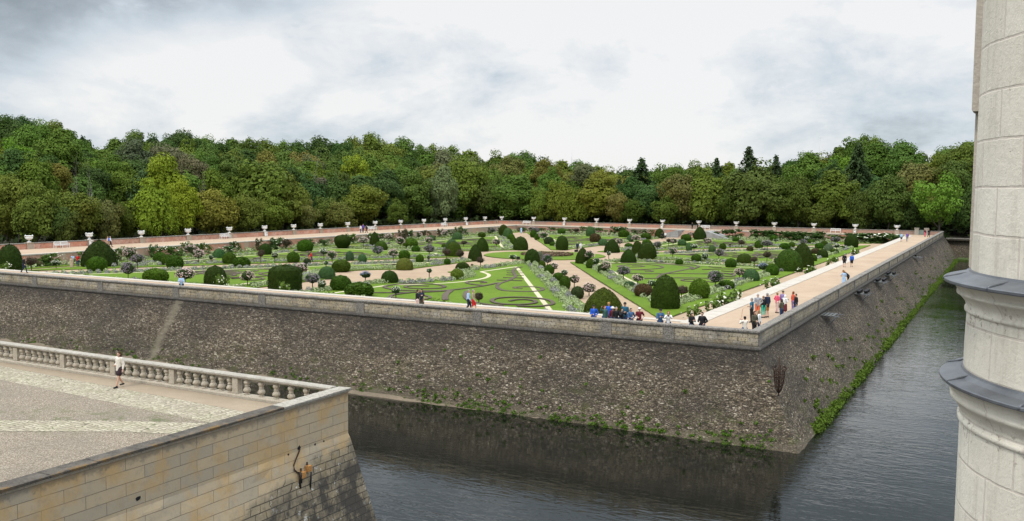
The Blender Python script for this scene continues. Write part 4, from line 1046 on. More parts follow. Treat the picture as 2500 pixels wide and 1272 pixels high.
# rose bushes against the retaining walls
def rosebush(n, seed, tall=1.):
    rng = np.random.default_rng(seed); parts = []
    for k in range(14):
        c = rng.normal(0, 1, 3) * [.30, .18, .0] + [0, 0, rng.uniform(.05, .9) * tall]; E = sphere_dirs(n // 14, rng)
        parts.append(leaves(c + E * rng.uniform(.05, .22, (len(E), 1)) * [1, .8, .9], E + [0, 0, .4], .10, .6, rng))
    return npmesh('rose_mesh', *join(parts), M['shrub'])
ROSES = [rosebush(620, 70 + k) for k in range(4)]
RBL = [blossom(26, .085, 75, M['fl_white'], -.2), blossom(30, .085, 76, M['fl_pink'], -.2)]
RL = []
def rose(u, v, wd, h, c, z=GZ, b=None, where=''):
    p = W2(u, v); o = obj('rose_bush', None, None, (p[0], p[1], z), (0, 0, random.choice((0, PI)) + ROT + (PI / 2 if u > 50 and v < 165 or u < 10 else 0)))
    tag(o, None, 'rose bush', 'climbing roses along the retaining walls')
    f = obj('foliage', random.choice(ROSES), o, (0, 0, 0), (0, 0, 0), (wd, wd * .6, h)); f.color = (*c, 1)
    if b is not None: obj('blossom', RBL[b], o, (0, 0, h * .6), (0, 0, random.uniform(0, 6)), (wd, wd * .6, h * .8))
    x = px(u, v, z)[0]; RL.append((o, x, where))
rc = [(.07, .12, .025), (.05, .09, .02), (.09, .15, .03), (.085, .08, .04), (.06, .11, .03)]
for i in range(40):
    v = 14 + i * 3.85 + random.uniform(-1.2, 1.2)
    if random.random() < .12: continue
    c = random.choice(rc); rose(106.2 + random.uniform(-.3, .2), v, random.uniform(2.0, 4.0), random.uniform(1.3, 2.5), c, b=random.choice((0, 0, 1, None)), where='climbing rose bush against left retaining wall')
for i in range(28):
    u = 9 + i * 3.5 + random.uniform(-1, 1)
    if su0 - 2 < u < su1 + 2: continue
    rose(u, 168.9 + random.uniform(-.4, .3), random.uniform(2.6, 4.4), random.uniform(1.3, 2.4), random.choice(rc[:3]), b=random.choice((0, None, None)), where='climbing rose bush under the far promenade ' + ('right of the steps' if u < um else 'left of the steps'))
for xz, yz, wd in ((1840, 700, 5.2), (870, 1060, 4.6), (700, 1130, 3.0), (1000, 1030, 2.4), (1390, 880, 3.4), (2150, 590, 3.6), (2400, 480, 3.4), (480, 1210, 2.6), (1450, 850, 2.)):
    x, y = Z5(xz, yz); v = v_on(x, 8.0, -.6); rose(8.2, v, wd * .8, 2.35, (.105, .165, .03), b=0, where='yellow green rose rising over right promenade kerb')
for x, h in ((16, 2.5), (201, 1.75), (537, 2.6), (691, 2.3), (1068, 1.8), (1256, 1.55), (797, 1.7)):
    u = u_on(x, 9.6, -.3); rose(u, 9.8, 1.6 if h > 2 else 2.6, h, (.11, .18, .03), b=0 if h > 2.2 else None, where='light green climber rising over the front promenade kerb')
# dense hedge-like shrub masses right of the steps on the far border
for i, (x, wd) in enumerate(((1800, 6), (1850, 6), (1890, 6), (1935, 7), (1990, 7), (2105, 9), (2135, 9), (2165, 9), (2190, 7))):
    u = u_on(x, 167.3, -1.); rose(u, 167.2, wd, 2.2 + random.uniform(-.2, .3), (.045, .085, .018), b=None if i < 5 else 0, where='dense dark green rose under far right promenade')
unique_labels(LAB); unique_labels(RL)
# ------------------------------------------------------------------ urns, benches, bins, gate
def lathe_obj(name, prof, mat, n=20, parent=None, sm=True, loc=(0, 0, 0)):
    mb = MB(); mb.lathe(prof, n); return obj(name, mb.me(name, mat, sm), parent, loc)
def make_urn():
    t = obj('garden_urn', None)
    lathe_obj('foot', [(0, 0), (.30, 0), (.30, .10), (.22, .13), (.12, .22), (.10, .30), (.13, .34), (.0, .34)], M['urn'], 20, t)
    lathe_obj('bowl', [(0, .33), (.13, .34), (.32, .42), (.50, .55), (.56, .66), (.50, .74), (.49, .86), (.56, .92), (.60, .95), (.60, .99), (.50, 1.0), (.44, .92), (.0, .84)], M['urn'], 24, t)
    for s in (-1, 1):
        mb = MB(); mb.tube([(s * .47, 0, .70), (s * .62, 0, .74), (s * .68, 0, .86), (s * .63, 0, 1.02), (s * .55, 0, 1.10), (s * .50, 0, 1.04), (s * .55, 0, .97)], [.05, .05, .05, .05, .05, .045, .04], 8)
        obj('handle', mb.me('urn_handle', M['urn'], True), t)
    return t
def copy_tree(o, parent=None):
    c = o.copy(); col.objects.link(c); c.parent = parent
    for ch in [x for x in o.children]: copy_tree(ch, c)
    return c
urn0 = make_urn(); first = True
def place_urn(u, v, rz, lab, z=1.0):
    global first
    o = urn0 if first else copy_tree(urn0); first = False
    p = W2(u, v); o.location = (p[0], p[1], z); o.rotation_euler = (0, 0, rz); o.scale = (1.0, 1.0, 1.05)
    tag(o, lab, 'urn', 'white stone urns on the garden wall piers')
for i, v in enumerate(lv): place_urn(UL - .25, v, ROT + PI / 2, 'white stone urn on the red brick wall, %s from the left' % (ordw(i + 1) if i else 'first'))
for i, u in enumerate(sorted(fuu + [u_on(1225, VF - .25, 1.)], reverse=True)):
    place_urn(u, VF - .25, ROT, 'white stone urn on the far weathered wall, ' + (ordw(i + 1) + ' from its left end' if i else 'on its left corner'))
def make_bench():
    t = obj('garden_bench', None); mb = MB()
    for i in range(4): mb.box((-1.15, -.42 + i * .115, .42), (1.15, -.33 + i * .115, .455))
    obj('seat', mb.me('bench_seat', M['white']), t)
    mb = MB(); mb.box((-1.15, .07, .92), (1.15, .12, 1.02)); mb.box((-1.15, .06, .50), (1.15, .11, .57))
    for i in range(19): x = -1.08 + i * .12; mb.box((x - .022, .075, .57), (x + .022, .105, .92))
    obj('backrest', mb.me('bench_back', M['white']), t)
    for x in (-1.15, 0, 1.15):
        mb = MB(); mb.box((x - .035, -.44, 0), (x + .035, -.37, .66 if x else .42)); mb.box((x - .036, .05, 0), (x + .036, .125, .92))
        obj('leg', mb.me('bench_leg', M['white']), t)
        if x:
            mb = MB(); mb.box((x - .05, -.5, .662), (x + .05, .12, .71)); obj('armrest', mb.me('bench_arm', M['white']), t)
    return t
bench0 = make_bench()
bl = [(149, 'L', 'white slatted bench left of the big cone topiary, first along the brick wall'), (549, 'L', 'white slatted bench against the brick wall beside the fifth urn'),
      (908, 'L', 'white slatted bench against the brick wall next to three standing visitors'), (1083.5, 'L', 'white slatted bench in front of the brick wall below the thirteenth urn'),
      (1286, 'F', 'white slatted bench just right of the far wall corner'), (1722, 'F', 'white slatted bench on the far promenade behind the pointed yew and staircase'), (2040, 'F', 'white slatted bench on the far promenade nearest the gate')]
for i, (x, sd_, lab) in enumerate(bl):
    o = bench0 if i == 0 else copy_tree(bench0)
    if sd_ == 'L': u, v = UL - 1.35, v_on(x, UL - 1.35, 0); rz = ROT + PI / 2
    else: u, v = u_on(x, VF - 1.35, 0), VF - 1.35; rz = ROT
    p = W2(u, v); o.location = (p[0], p[1], 0); o.rotation_euler = (0, 0, rz); tag(o, lab, 'bench', 'white garden benches')
def make_bin():
    t = obj('litter_bin', None); mb = MB(); mb.box((-.24, -.2, .06), (.24, .2, .80)); obj('bin_body', mb.me('bin_body', M['white']), t)
    mb = MB(); mb.box((-.27, -.23, .803), (.27, .23, .87)); obj('lid', mb.me('bin_lid', M['white']), t)
    mb = MB(); mb.box((-.15, -.215, .6), (.15, -.2, .72)); obj('opening', mb.me('bin_slot', M['black']), t); return t
bin0 = make_bin()
for i, (x, sd_, lab) in enumerate([(223, 'L', 'white litter bin by the brick wall below the second urn'), (650, 'L', 'white litter bin by the brick wall below the sixth urn'), (1140, 'L', 'white litter bin by the brick wall below the fourteenth urn'),
        (1377, 'F', 'white litter bin by the far wall, leftmost of those there'), (1616, 'F', 'white litter bin by the far wall, just left of the staircase'), (2087, 'F', 'white litter bin by the far wall, nearest the gate')]):
    o = bin0 if i == 0 else copy_tree(bin0)
    if sd_ == 'L': u, v = UL - .95, v_on(x, UL - .95, .4); rz = ROT + PI / 2
    else: u, v = u_on(x, VF - .95, .4), VF - .95; rz = ROT
    p = W2(u, v); o.location = (p[0], p[1], 0); o.rotation_euler = (0, 0, rz); tag(o, lab, 'litter bin', 'white litter bins')
# gate in the far wall
gu0, gu1 = u_on(2238, VF - .9, .5), u_on(2262, VF - .9, .5)
root = empty_frame('metal_gate'); tag(root, 'grey green metal gate standing in the far wall at the promenade end', 'gate'); gm = plain((.20, .24, .21), .6)
for u in (gu0, gu1):
    mb = MB(); mb.box(L(u - .45, VF - 1.35, 0), L(u + .45, VF - .7, 1.45)); mb.box(L(u - .53, VF - 1.43, 1.452), L(u + .53, VF - .62, 1.6)); frame('gate_pier', mb.me('gate_pier', M['coping_pale']), root)
mb = MB(); n = 16; a, b = min(gu0, gu1) + .5, max(gu0, gu1) - .5
for i in range(n): u = a + (b - a) * i / (n - 1); mb.box(L(u - .035, VF - 1.04, .05), L(u + .035, VF - 1.0, 1.15))
mb.box(L(a, VF - 1.06, .15), L(b, VF - .98, .25)); mb.box(L(a, VF - 1.06, 1.0), L(b, VF - .98, 1.1)); frame('gate_leaf', mb.me('gate_leaf', gm), root)

# ------------------------------------------------------------------ forecourt terrace
FU, FV = 11.1, -25.6
sheet('forecourt', [(FU + .3, FV - .3), (95, FV - .3), (95, -75), (FU + .3, -75)], 0, M['gravel'])
def pxs(l, z): return [uv(x, y, z) for x, y in l]
s1 = [(FU + .32, -28.15), (FU + .32, -30.1), (29.8, -28.95), (95, -24.9 - 1.2), (95, -26.35), (33.0, -26.85)]
sheet('cobble_strip', [(FU + .31, -28.1), (FU + .31, -30.15), (30, -28.95), (70, -28.9), (70, -26.75), (33, -26.85)], .004, M['cobble'])
sheet('sand_strip', [(FU + .31, -26.2), (FU + .31, -28.09), (33, -26.845), (70, -26.74), (70, -26.2)], .006, M['path_dull'])
sheet('cobble_strip', [(FU + .31, -28.1 - 1.0), (FU + .31, -30.1), (14.25, -31.74), (16.4, -32.62), (20.5, -34.86), (45, -48.2), (47, -47.2), (22.05, -33.86), (17.8, -31.47), (14.4, -30.0)], .010, M['cobble'])
root = empty_frame('terrace_wall'); tag(root, 'honey coloured ashlar terrace wall, its dark lower courses flaring towards the water', 'terrace wall')
V = []; Fc = []; zs = [.80, .4, 0, -.5, -.95, -1.15, -1.5, -2.2, -3.0, -4.0, -5.0, -6.0]
def tout(z): return 0 if z > -1.0 else .03 + .21 * (-1.0 - z)
nv = 90
for z in zs:
    o_ = tout(z)
    for i in range(nv + 1):
        v = FV + .0 + o_ - (i / nv) * 60; j = RNG.normal(0, .012) if z < -1.1 and 0 < i else 0
        V.append(L(FU - o_ - j, v, z))
nf = len(zs)
for k in range(nf - 1):
    for i in range(nv): Fc.append((k * (nv + 1) + i, (k + 1) * (nv + 1) + i, (k + 1) * (nv + 1) + i + 1, k * (nv + 1) + i + 1))
off = len(V); nu = 60
for z in zs:
    o_ = tout(z)
    for i in range(nu + 1): V.append(L(FU - o_ + (i / nu) * 90, FV + o_, z if z < 0 else min(z, -.02) if i else z))
for k in range(nf - 1):
    for i in range(nu): Fc.append((off + k * (nu + 1) + i, off + k * (nu + 1) + i + 1, off + (k + 1) * (nu + 1) + i + 1, off + (k + 1) * (nu + 1) + i))
# parapet inner face
off = len(V); V += [L(FU + .42, FV - .55, 0), L(FU + .42, FV - 60, 0), L(FU + .42, FV - 60, .8), L(FU + .42, FV - .55, .8)]; Fc.append((off, off + 1, off + 2, off + 3))
frame('wall', mesh('terrace_face', V, Fc, M['ashlar']), root)
# moulded coping of the terrace parapet
mb = MB(); s = 0
def cop_seg(v0, v1, n=1):
    pr_ = [(-.04, .90), (-.10, .905), (-.108, .985), (-.06, 1.0), (.50, 1.0), (.52, .97), (.50, .90)]
    V = []; Fc = []; m = len(pr_)
    for v in (v0, v1):
        for du, z in pr_: V.append(L(FU + du, v + (-du if v == FV and du < 0 else 0), z + (RNG.normal(0, .006) if z > .9 else 0)))
    for k in range(m): Fc.append((k, k + m, (k + 1) % m + m, (k + 1) % m))
    Fc += [tuple(range(m)), tuple(range(m, 2 * m))[::-1]]; return V, Fc
v = FV
while v > FV - 58:
    e = v - random.uniform(1.1, 1.9); V, Fc = cop_seg(v, e + .01); 
    (mb if v < FV - 3.2 else (mbp if 'mbp' in globals() else mb)).add(V, Fc)
    if v == FV: mbp = MB(); mbp.add(V, Fc); mb = MB()
    v = e
frame('coping', mb.me('terrace_coping', M['coping_lichen']), root); frame('coping', mbp.me('terrace_coping_clean', M['coping_pale']), root)['label'] = 'paler cleaned corner stretch of the coping'
mb = MB(); V = []; Fc = []; pr_ = [(.0, .80), (-.03, .815), (-.035, .85), (-.07, .87), (-.075, .8985), (.48, .8985), (.48, .80)]; m = len(pr_)
for v in (FV, FV - 58):
    for du, z in pr_: V.append(L(FU + du, v + (-du if v == FV and du < 0 else 0), z))
mb.add(V, [(k, k + m, (k + 1) % m + m, (k + 1) % m) for k in range(m)] + [tuple(range(m)), tuple(range(m, 2 * m))[::-1]]); frame('moulding', mb.me('terrace_moulding', M['bal']), root)
# balustrade
root = empty_frame('balustrade'); tag(root, 'long stone balustrade with vase shaped balusters edging the gravel forecourt', 'balustrade')
BVc = FV - .32
def bal_prism(nm, part, mat, a, b, prof):
    mb = MB(); V = []; m = len(prof)
    for u in (a, b):
        for dv, z in prof: V.append(L(u, BVc + dv, z))
    mb.add(V, [(k, (k + 1) % m, (k + 1) % m + m, k + m) for k in range(m)] + [tuple(range(m))[::-1], tuple(range(m, 2 * m))]); return frame(part, mb.me(nm, mat), root)
bal_prism('plinth', 'plinth', M['bal'], FU + .52, 95, [(-.20, -.02), (-.20, .10), (-.15, .16), (.15, .16), (.20, .10), (.20, -.02)])
bal_prism('rail', 'rail', M['coping_pale'], FU + .52, 95, [(-.14, .86), (-.20, .90), (-.23, .93), (-.23, 1.0), (-.17, 1.035), (.17, 1.035), (.23, 1.0), (.23, .93), (.20, .90), (.14, .86)])
pu = [u_on(x, BVc, .5) for x in (663, 579, 424, 280, 157, 43)]
step = (pu[-1] - pu[1]) / 4; k = pu[-1]
while k < 90: k += step; pu.append(k)
pu = [FU + .55 + .1] + pu
bprof = [(.0, .162), (.085, .162), (.085, .20), (.06, .215), (.055, .235), (.085, .27), (.118, .33), (.110, .40), (.07, .48), (.055, .52), (.075, .535), (.075, .555), (.055, .57), (.07, .62), (.10, .69), (.095, .76), (.06, .80), (.055, .815), (.085, .83), (.085, .862), (0, .862)]
mbb = MB(); mbb.lathe(bprof, 12); bme = mbb.me('baluster', M['bal'], True)
for j in range(len(pu)):
    if j and j != 1:
        mb = MB(); mb.box(L(pu[j] - .17, BVc - .145, .1605), L(pu[j] + .17, BVc + .145, .8595)); mb.box(L(pu[j] - .19, BVc - .165, .1607), L(pu[j] + .19, BVc + .165, .24)); frame('pier', mb.me('baluster_pier', M['bal']), root)
cnt = 0
for j in range(len(pu) - 1):
    if j == 1: continue
    a, b = pu[j], (pu[j + 1] if j else pu[2]); n = 7 if j else 6
    gap = .17 if j else .05
    for i in range(n):
        if cnt > 95: break
        u = a + gap + (b - .17 - a - gap) * (i + .5) / n
        obj('baluster', bme, root, L(u, BVc, 0), (0, 0, random.uniform(0, 6)), (1.5, 1.5, 1)); cnt += 1
# putlog holes, clamps and timber blocks on the terrace wall
def wall_pt(x, y):
    """pixel -> point on the terrace wall face u = FU"""
    lo, hi = -6., 1.
    for _ in range(50):
        m = (lo + hi) / 2; u = FU - tout(m); v = v_on(x, u, m, -70, 0)
        if px(u, v, m)[1] > y: lo = m
        else: hi = m
    return FU - tout(m), v, m
def at_wall(name, lab, cat, x, y, build):
    u, v, z = wall_pt(x, y); p = W2(u, v); o = build(name); o.location = (p[0], p[1], z); o.rotation_euler = (0, 0, ROT); tag(o, lab, cat); return o
for i, (x, y, lab) in enumerate(((730, 1093, 'dark square putlog hole above the hanging cable'), (769, 1085, 'small dark putlog hole right of the cable hole'), (790.5, 1077, 'small dark putlog hole nearest the terrace corner'), (704, 1110, 'small dark putlog hole lower left of the cable hole'), (337, 1217, 'ragged dark hole broken into the ashlar low on the left'))):
    def bld(nm):
        mb = MB(); s = .09 if i == 0 else (.08 if i == 4 else .045)
        V = [(0, 0, 0)]; n = 9
        for k in range(n):
            a = 2 * PI * k / n; r = s * random.uniform(.75, 1.2); V.append((.012, r * math.cos(a) * (1.3 if i == 4 else 1), r * math.sin(a)))
        V[0] = (.014, 0, 0); mb.add(V, [(0, k + 1, (k + 1) % n + 1) for k in range(n)]); mb.add([(-.05, v_[1] * 1.02, v_[2] * 1.02) for v_ in V[1:]] + [tuple(v_) for v_ in V[1:]], [(k, (k + 1) % n, (k + 1) % n + n, k + n) for k in range(n)])
        return obj(nm, mb.me('putlog_hole', M['black']))
    at_wall('putlog_hole', lab, 'wall hole', x, y, bld)
def blocks(nm):
    t = obj(nm, None)
    for dy, dz in ((-.20, -.06), (.16, .10)):
        mb = MB(); mb.box((.0, dy - .10, dz - .10), (.20, dy + .10, dz + .13)); obj('timber_block', mb.me('timber_block', M['wood']), t)
        mb = MB(); mb.box((.0, dy - .02, dz + .132), (.05, dy + .02, dz + .26)); obj('clamp', mb.me('clamp', M['rust']), t)
    mb = MB(); mb.tube([(.2, .20, -.03), (.16, .2, -.5), (.13, .22, -.9), (.12, .2, -1.0)], .035, 6); mb.tube([(.1, -.34, .1), (.14, -.36, -.15), (.1, -.36, -.35), (.1, -.33, -.55)], .05, 6); mb.tube([(.12, -.28, -.1), (.14, -.30, -.35)], .03, 6); obj('cord', mb.me('cord', M['black'], True), t)
    return t
at_wall('mooring_blocks', 'two orange timber blocks clamped to the terrace wall with dark cords hanging', 'timber blocks', 742, 1152, blocks)
pts = [wall_pt(x, y) for x, y in ((730, 1096), (727, 1105), (720, 1122), (715, 1135), (716, 1146), (722, 1152), (729, 1154))]
mb = MB(); mb.tube([L(u - .05, v, z) for u, v, z in pts], .028, 8); o = frame('cable', mb.me('cable', M['rust'], True)); tag(o, 'thick curved cable hanging from the putlog hole to the timber blocks', 'cable')

# ------------------------------------------------------------------ things on the right rampart
def on_batter(x, y):
    """pixel -> point on right rampart slope"""
    lo, hi = WZ, .0
    for _ in range(50):
        m = (lo + hi) / 2; f = (-.3 - m) / (-.3 - WZ + .6); o_ = .12 + BAT * max(f, 0) ** .97 * 1.1; v = v_on(x, -o_, m)
        if px(-o_, v, m)[1] > y: lo = m
        else: hi = m
    return -o_, v, m
def bracket(x, y, lab, lamps, ln=2.2):
    u, v, z = on_batter(x, y); root = empty_frame('lamp_bracket'); tag(root, lab, 'light bracket', 'floodlight brackets on the right rampart')
    mb = MB()
    for k in range(4): mb.box(L(-.1 - k * .30, v - ln / 2, -.42 - .0), L(-.30 - k * .30, v + ln / 2, -.395))
    frame('platform', mb.me('platform', plain((.10, .105, .10), .7, .1)), root)
    mb = MB()
    for dv in (-ln * .35, ln * .35): mb.tube([L(-.05, v + dv, -.5), L(-1.6, v + dv, -.46)], .035, 6); mb.tube([L(-1.3, v + dv, -.5), L(-.7, v + dv, -1.25)], .03, 6)
    frame('strut', mb.me('strut', M['steel'], True), root)
    for k in range(lamps):
        mb = MB(); c = v - ln / 2 + ln * (k + .5) / lamps; a = -.55 - .6 * (k % 2)
        mb.lathe([(0, 0), (.13, 0), (.17, .18), (.19, .30), (.15, .30), (0, .27)], 10, L(a, c, -.36)); frame('spotlight', mb.me('spotlight', M['black'], True), root)
bracket(2010, 768, 'bare grey steel platform jutting from the right rampart, nearest the corner', 0, 2.2)
bracket(2095, 722, 'steel bracket with black spotlights, second along the right rampart', 6, 2.6)
bracket(2140, 692, 'steel bracket with black spotlights, third along the right rampart', 6, 3.)
bracket(2166, 676, 'steel bracket with black spotlights, fourth along the right rampart', 5, 3.)
bracket(2232, 631, 'small far steel bracket under the right parapet', 1, 2.4)
u, v, z = on_batter(1890, 968)
root = empty_frame('iron_basket'); tag(root, 'rusty wrought iron fire basket fixed near the rampart corner', 'iron basket')
u2, v2, z2 = on_batter(1889, 885)
cu, cv = u - .25, v - .0; hh = 2.05; zb = z
mb = MB(); mb.tube([L(u + .15, v, zb - .05), L(cu, cv, zb + .05), L(cu, cv, zb + hh + .3)], .035, 6); frame('pole', mb.me('basket_pole', M['rust'], True), root)
mb = MB()
for k in range(8):
    a = 2 * PI * k / 8; pts = [L(cu + r_ * math.cos(a), cv + r_ * math.sin(a), zb + h_) for r_, h_ in ((.04, .25), (.16, .45), (.24, .75), (.30, 1.2), (.30, 1.5), (.42, 1.72), (.34, 1.82), (.28, 1.74))]; mb.tube(pts, .026, 5)
for r_, h_ in ((.20, .6), (.25, .85), (.285, 1.08), (.30, 1.3), (.31, 1.55)): mb.tube([L(cu + r_ * math.cos(a), cv + r_ * math.sin(a), zb + h_) for a in np.linspace(0, 2 * PI, 17)], .028, 5)
frame('basket', mb.me('basket', M['rust'], True), root)
mb = MB(); mb.tube([L(u2 + .4, cv, zb + 1.15), L(cu, cv, zb + 1.15)], .03, 5); mb.tube([L(u + .2, cv, zb + .62), L(cu, cv, zb + .62)], .03, 5); frame('bracket', mb.me('basket_bracket', M['rust']), root)
# weeds on the ramparts: uncountable tufts
def tufts(name, label, pts, mat, size=.16):
    parts = []
    for (u, v, z, r, nrm) in pts:
        k = max(12, int(230 * r)); D = sphere_dirs(k); Cn = np.array(L(u, v, z)) + D * r * RNG.uniform(.2, 1.25, (k, 1)) * [1.3, 1.3, .85]; parts.append(leaves(Cn, D + [0, 0, .6], size, .6))
    V, Q = join(parts); o = frame(name, npmesh(name, V, Q, mat)); tag(o, label, 'weeds', None, 'stuff')
def bat(f): return .12 + BAT * f ** .97 * 1.1
pts = []
for _ in range(650):
    f = .905 - abs(RNG.normal(0, .085)); u = RNG.uniform(-3, 75)
    if f < .25 or math.sin(u * .42) + math.sin(u * .13 + 1) * .8 < -.1: continue
    u = u if random.random() < .55 else RNG.uniform(-2, 30)
    z = -.3 + f * (WZ - .3); r = RNG.uniform(.05, .17) * (1.1 if f > .74 else .6); pts.append((u, -bat(f) * .995, z, r, 0))
for _ in range(30): f = RNG.uniform(.2, .85); pts.append((RNG.uniform(-1, 30), -bat(f), -.3 + f * (WZ - .3), RNG.uniform(.05, .16), 0))
tufts('weeds', 'green weeds rooted in the foot of the long front rampart', pts, M['bright'], .10)
pts = []
for _ in range(1700):
    v = 2 + 172 * RNG.uniform(0, 1) ** 1.2; f = .893 - abs(RNG.normal(0, .04 + .10 * (RNG.uniform() < .12))); g = math.sin(v * .33) + math.sin(v * .11 + 2)
    if g < -.5 and random.random() < .7: continue
    if f < .4: continue
    pts.append((-bat(min(f, .985)), v, -.3 + min(f, .985) * (WZ - .3), RNG.uniform(.10, .26) * (1.3 if f > .85 else .5), 0))
for _ in range(60): f = RNG.uniform(.3, .8); v = RNG.uniform(5, 165); pts.append((-bat(f), v, -.3 + f * (WZ - .3), RNG.uniform(.1, .3), 0))
tufts('weeds', 'bright mossy weeds along the waterline of the right rampart', pts, leafmat('moss_leaves', (.085, .135, .018), .35, .7, .15), .13)
pts = [(u_on(x, -3, -4.6), -bat(.9), -4.7 + .0 * x, .3, 0) for x in range(100, 400, 60)]

# ------------------------------------------------------------------ castle turret close on the right
D_ = 5.906 * 1.5; az = math.atan2(3.554, 4.717); TC = (D_ * math.sin(az), D_ * math.cos(az)); h2, h1 = 1.5, .684
R1, R2 = 1.815, 1.815; RS = 1.605; RL_ = 1.645
root = obj('castle_turret', None, None, (TC[0], TC[1], 0)); tag(root, 'pale limestone castle turret rising on the right with two lead capped cornices', 'turret')
def uvlathe(nm, part, prof, mat, n=96, uoff=0, a0=0, a1=2 * PI, sm=True):
    mb = MB(); mb.lathe(prof, n, (0, 0, 0), a0, a1); me = mb.me(nm, mat, sm); uvl = me.uv_layers.new(name='UVMap')
    m = n if abs(a1 - a0 - 2 * PI) < 1e-6 else n + 1; span = a1 - a0
    for poly in me.polygons:
        ks = [me.loops[li].vertex_index % m for li in poly.loop_indices]; wrap = max(ks) - min(ks) > n / 2
        for li in poly.loop_indices:
            vi = me.loops[li].vertex_index; k = vi % m
            if wrap and k == 0: k = n
            uvl.data[li].uv = (1.62 * (a0 + span * k / n) + uoff, me.vertices[vi].co.z)
    return obj(part, me, root)
zt1, zt2 = H - h1, H - h2
uvlathe('turret_upper', 'shaft', [(RS, zt1 + .03)] + [(RS, z) for z in np.linspace(zt1 + .2, 21, 30)], M['tower'], 96, .2)
uvlathe('turret_middle', 'shaft', [(RL_ - .012, zt2 + .02), (RL_ - .012, zt2 + .25), (RL_ - .02, zt1 - .27)], M['tower'], 96, .45)
uvlathe('turret_lower', 'shaft', [(RL_ + .01, WZ - .5), (RL_ + .01, 4), (RL_, zt2 - .36)], M['tower'], 96, .1)
for nm, zt, Rr, rin, rlow, k in (('upper', zt1, R1, RS, RL_ - .02, 1.), ('lower', zt2, R2, RL_ - .012, RL_, 1.35)):
    uvlathe('cornice_' + nm, 'cornice', [(rlow - .01, zt - .30 * k), (rlow + .02, zt - .28 * k), (rlow + .02, zt - .255 * k), (rlow + .005, zt - .25 * k), (rlow + .02, zt - .20 * k), (rlow + .06, zt - .15 * k), (rlow + .085, zt - .135 * k), (rlow + .085, zt - .115 * k), (rlow + .075, zt - .11 * k),
                                             (rlow + .10, zt - .07 * k), (Rr - .055, zt - .05), (Rr - .05, zt - .025), (rin, zt - .01)], M['tower'], 96, .0)
    mb = MB(); mb.lathe([(Rr - .05, zt - .026), (Rr - .004, zt - .034), (Rr, zt - .028), (Rr, zt - .010), (Rr - .008, zt - .004), (Rr - .12, zt + .022), (rin + .02, zt + .048), (rin + .012, zt + .062), (rin - .01, zt + .064)], 128)
    ld = obj('lead_cap', mb.me('lead_' + nm, M['lead'], False), root)
    mb = MB()
    for a in (np.arange(0, 2 * PI, .52) + (.16 if nm == 'upper' else .36)):
        mb.tube([((Rr + .003) * math.cos(a), (Rr + .003) * math.sin(a), zt - .02), ((Rr - .02) * math.cos(a), (Rr - .02) * math.sin(a), zt + .004), ((rin + .01) * math.cos(a), (rin + .01) * math.sin(a), zt + .038)], .011, 6)
    obj('seam', mb.me('lead_seam', M['lead'], True), ld)
# vertical rib on the far flank, corbelled out higher up
ta = math.atan2(-TC[1], -TC[0]); tang = ta - (PI / 2 - math.asin(RS / D_))
zc_ = H + (471 - 290) / 2250 * 8.7
def rib(nm, a0, a1, r, za, zb):
    mb = MB(); n = 10; prof = [(RS - .04, za), (r - .01, za), (r, za + .02), (r, zb), (RS - .04, zb)]; mb.lathe(prof, n, (0, 0, 0), a0, a1); m = n + 1
    for k in (0, n): mb.f.append(tuple(i * m + k for i in range(5)) if k else tuple(i * m + k for i in range(5))[::-1])
    obj('flank_rib', mb.me(nm, M['kerb'], False), root)
rib('flank_rib_upper', tang - .42, tang + .03, RS + .05, zc_, 21); rib('flank_rib_lower', tang - .42, tang - .05, RS + .022, zt1 + .06, zc_ - .002)

# ------------------------------------------------------------------ trees
def crown(seed, n=9000, size=.085, lobes=48, shape=lambda z: 1., lo=-1., gap=0.):
    rng = np.random.default_rng(seed); parts = []; D = sphere_dirs(lobes * 2, rng); k = 0; per = n // lobes
    for d in D:
        if k >= lobes: break
        if d[2] < lo: continue
        rr_ = rng.uniform(.48, .90) if rng.uniform() > .2 else rng.uniform(.1, .5)
        c = d * rr_; c[:2] *= shape(c[2]); r = rng.uniform(.17, .34); k += 1
        E = sphere_dirs(per, rng); keep = (E @ d > -.55) | (rng.uniform(0, 1, per) < .35); E = E[keep]
        bumps = 1 + .16 * np.sin(E[:, 0] * 7 + k) * np.sin(E[:, 1] * 8 + k * 2) + .1 * np.sin(E[:, 2] * 11 + k)
        Cn = c + E * r * bumps[:, None] * rng.uniform(.72, 1.08, (len(E), 1)) * [1, 1, .8]
        N = E * .9 + d * .35 + [0, 0, .25]
        parts.append(leaves(Cn, N, size * rng.uniform(.6, 1.2, len(E)), .36, rng, .7, .2))
    if not gap:
        E = sphere_dirs(1500, rng); C_ = E * rng.uniform(.58, .72, (1500, 1)); C_[:, :2] *= np.array([shape(z) for z in C_[:, 2]])[:, None]; parts.append(leaves(C_, E + [0, 0, .3], .12, .4, rng))
        E = sphere_dirs(500, rng); C_ = E * .5; C_[:, :2] *= np.array([shape(z) for z in C_[:, 2]])[:, None]; parts.append(leaves(C_, E, .26, .5, rng))
    return join(parts)
def crown_mesh(nm, mt, *a, **k): V, Q = crown(*a, **k); return npmesh(nm, V, Q, mt)
sh_round = lambda z: 1.; sh_oval = lambda z: .86; sh_pear = lambda z: 1.12 - .35 * z
DEC = [crown_mesh('crown_a', M['leaf'], 101), crown_mesh('crown_b', M['leaf'], 102, 10000, .075, 60), crown_mesh('crown_c', M['leaf'], 103, 8500, .085, 40, sh_pear), crown_mesh('crown_d', M['leaf'], 104, 9000, .08, 52, sh_pear)]
AUT = [crown_mesh('crown_e', M['leaf_autumn'], 105, 9500, .08, 56), crown_mesh('crown_f', M['leaf_autumn'], 106, 9000, .085, 44, sh_pear)]
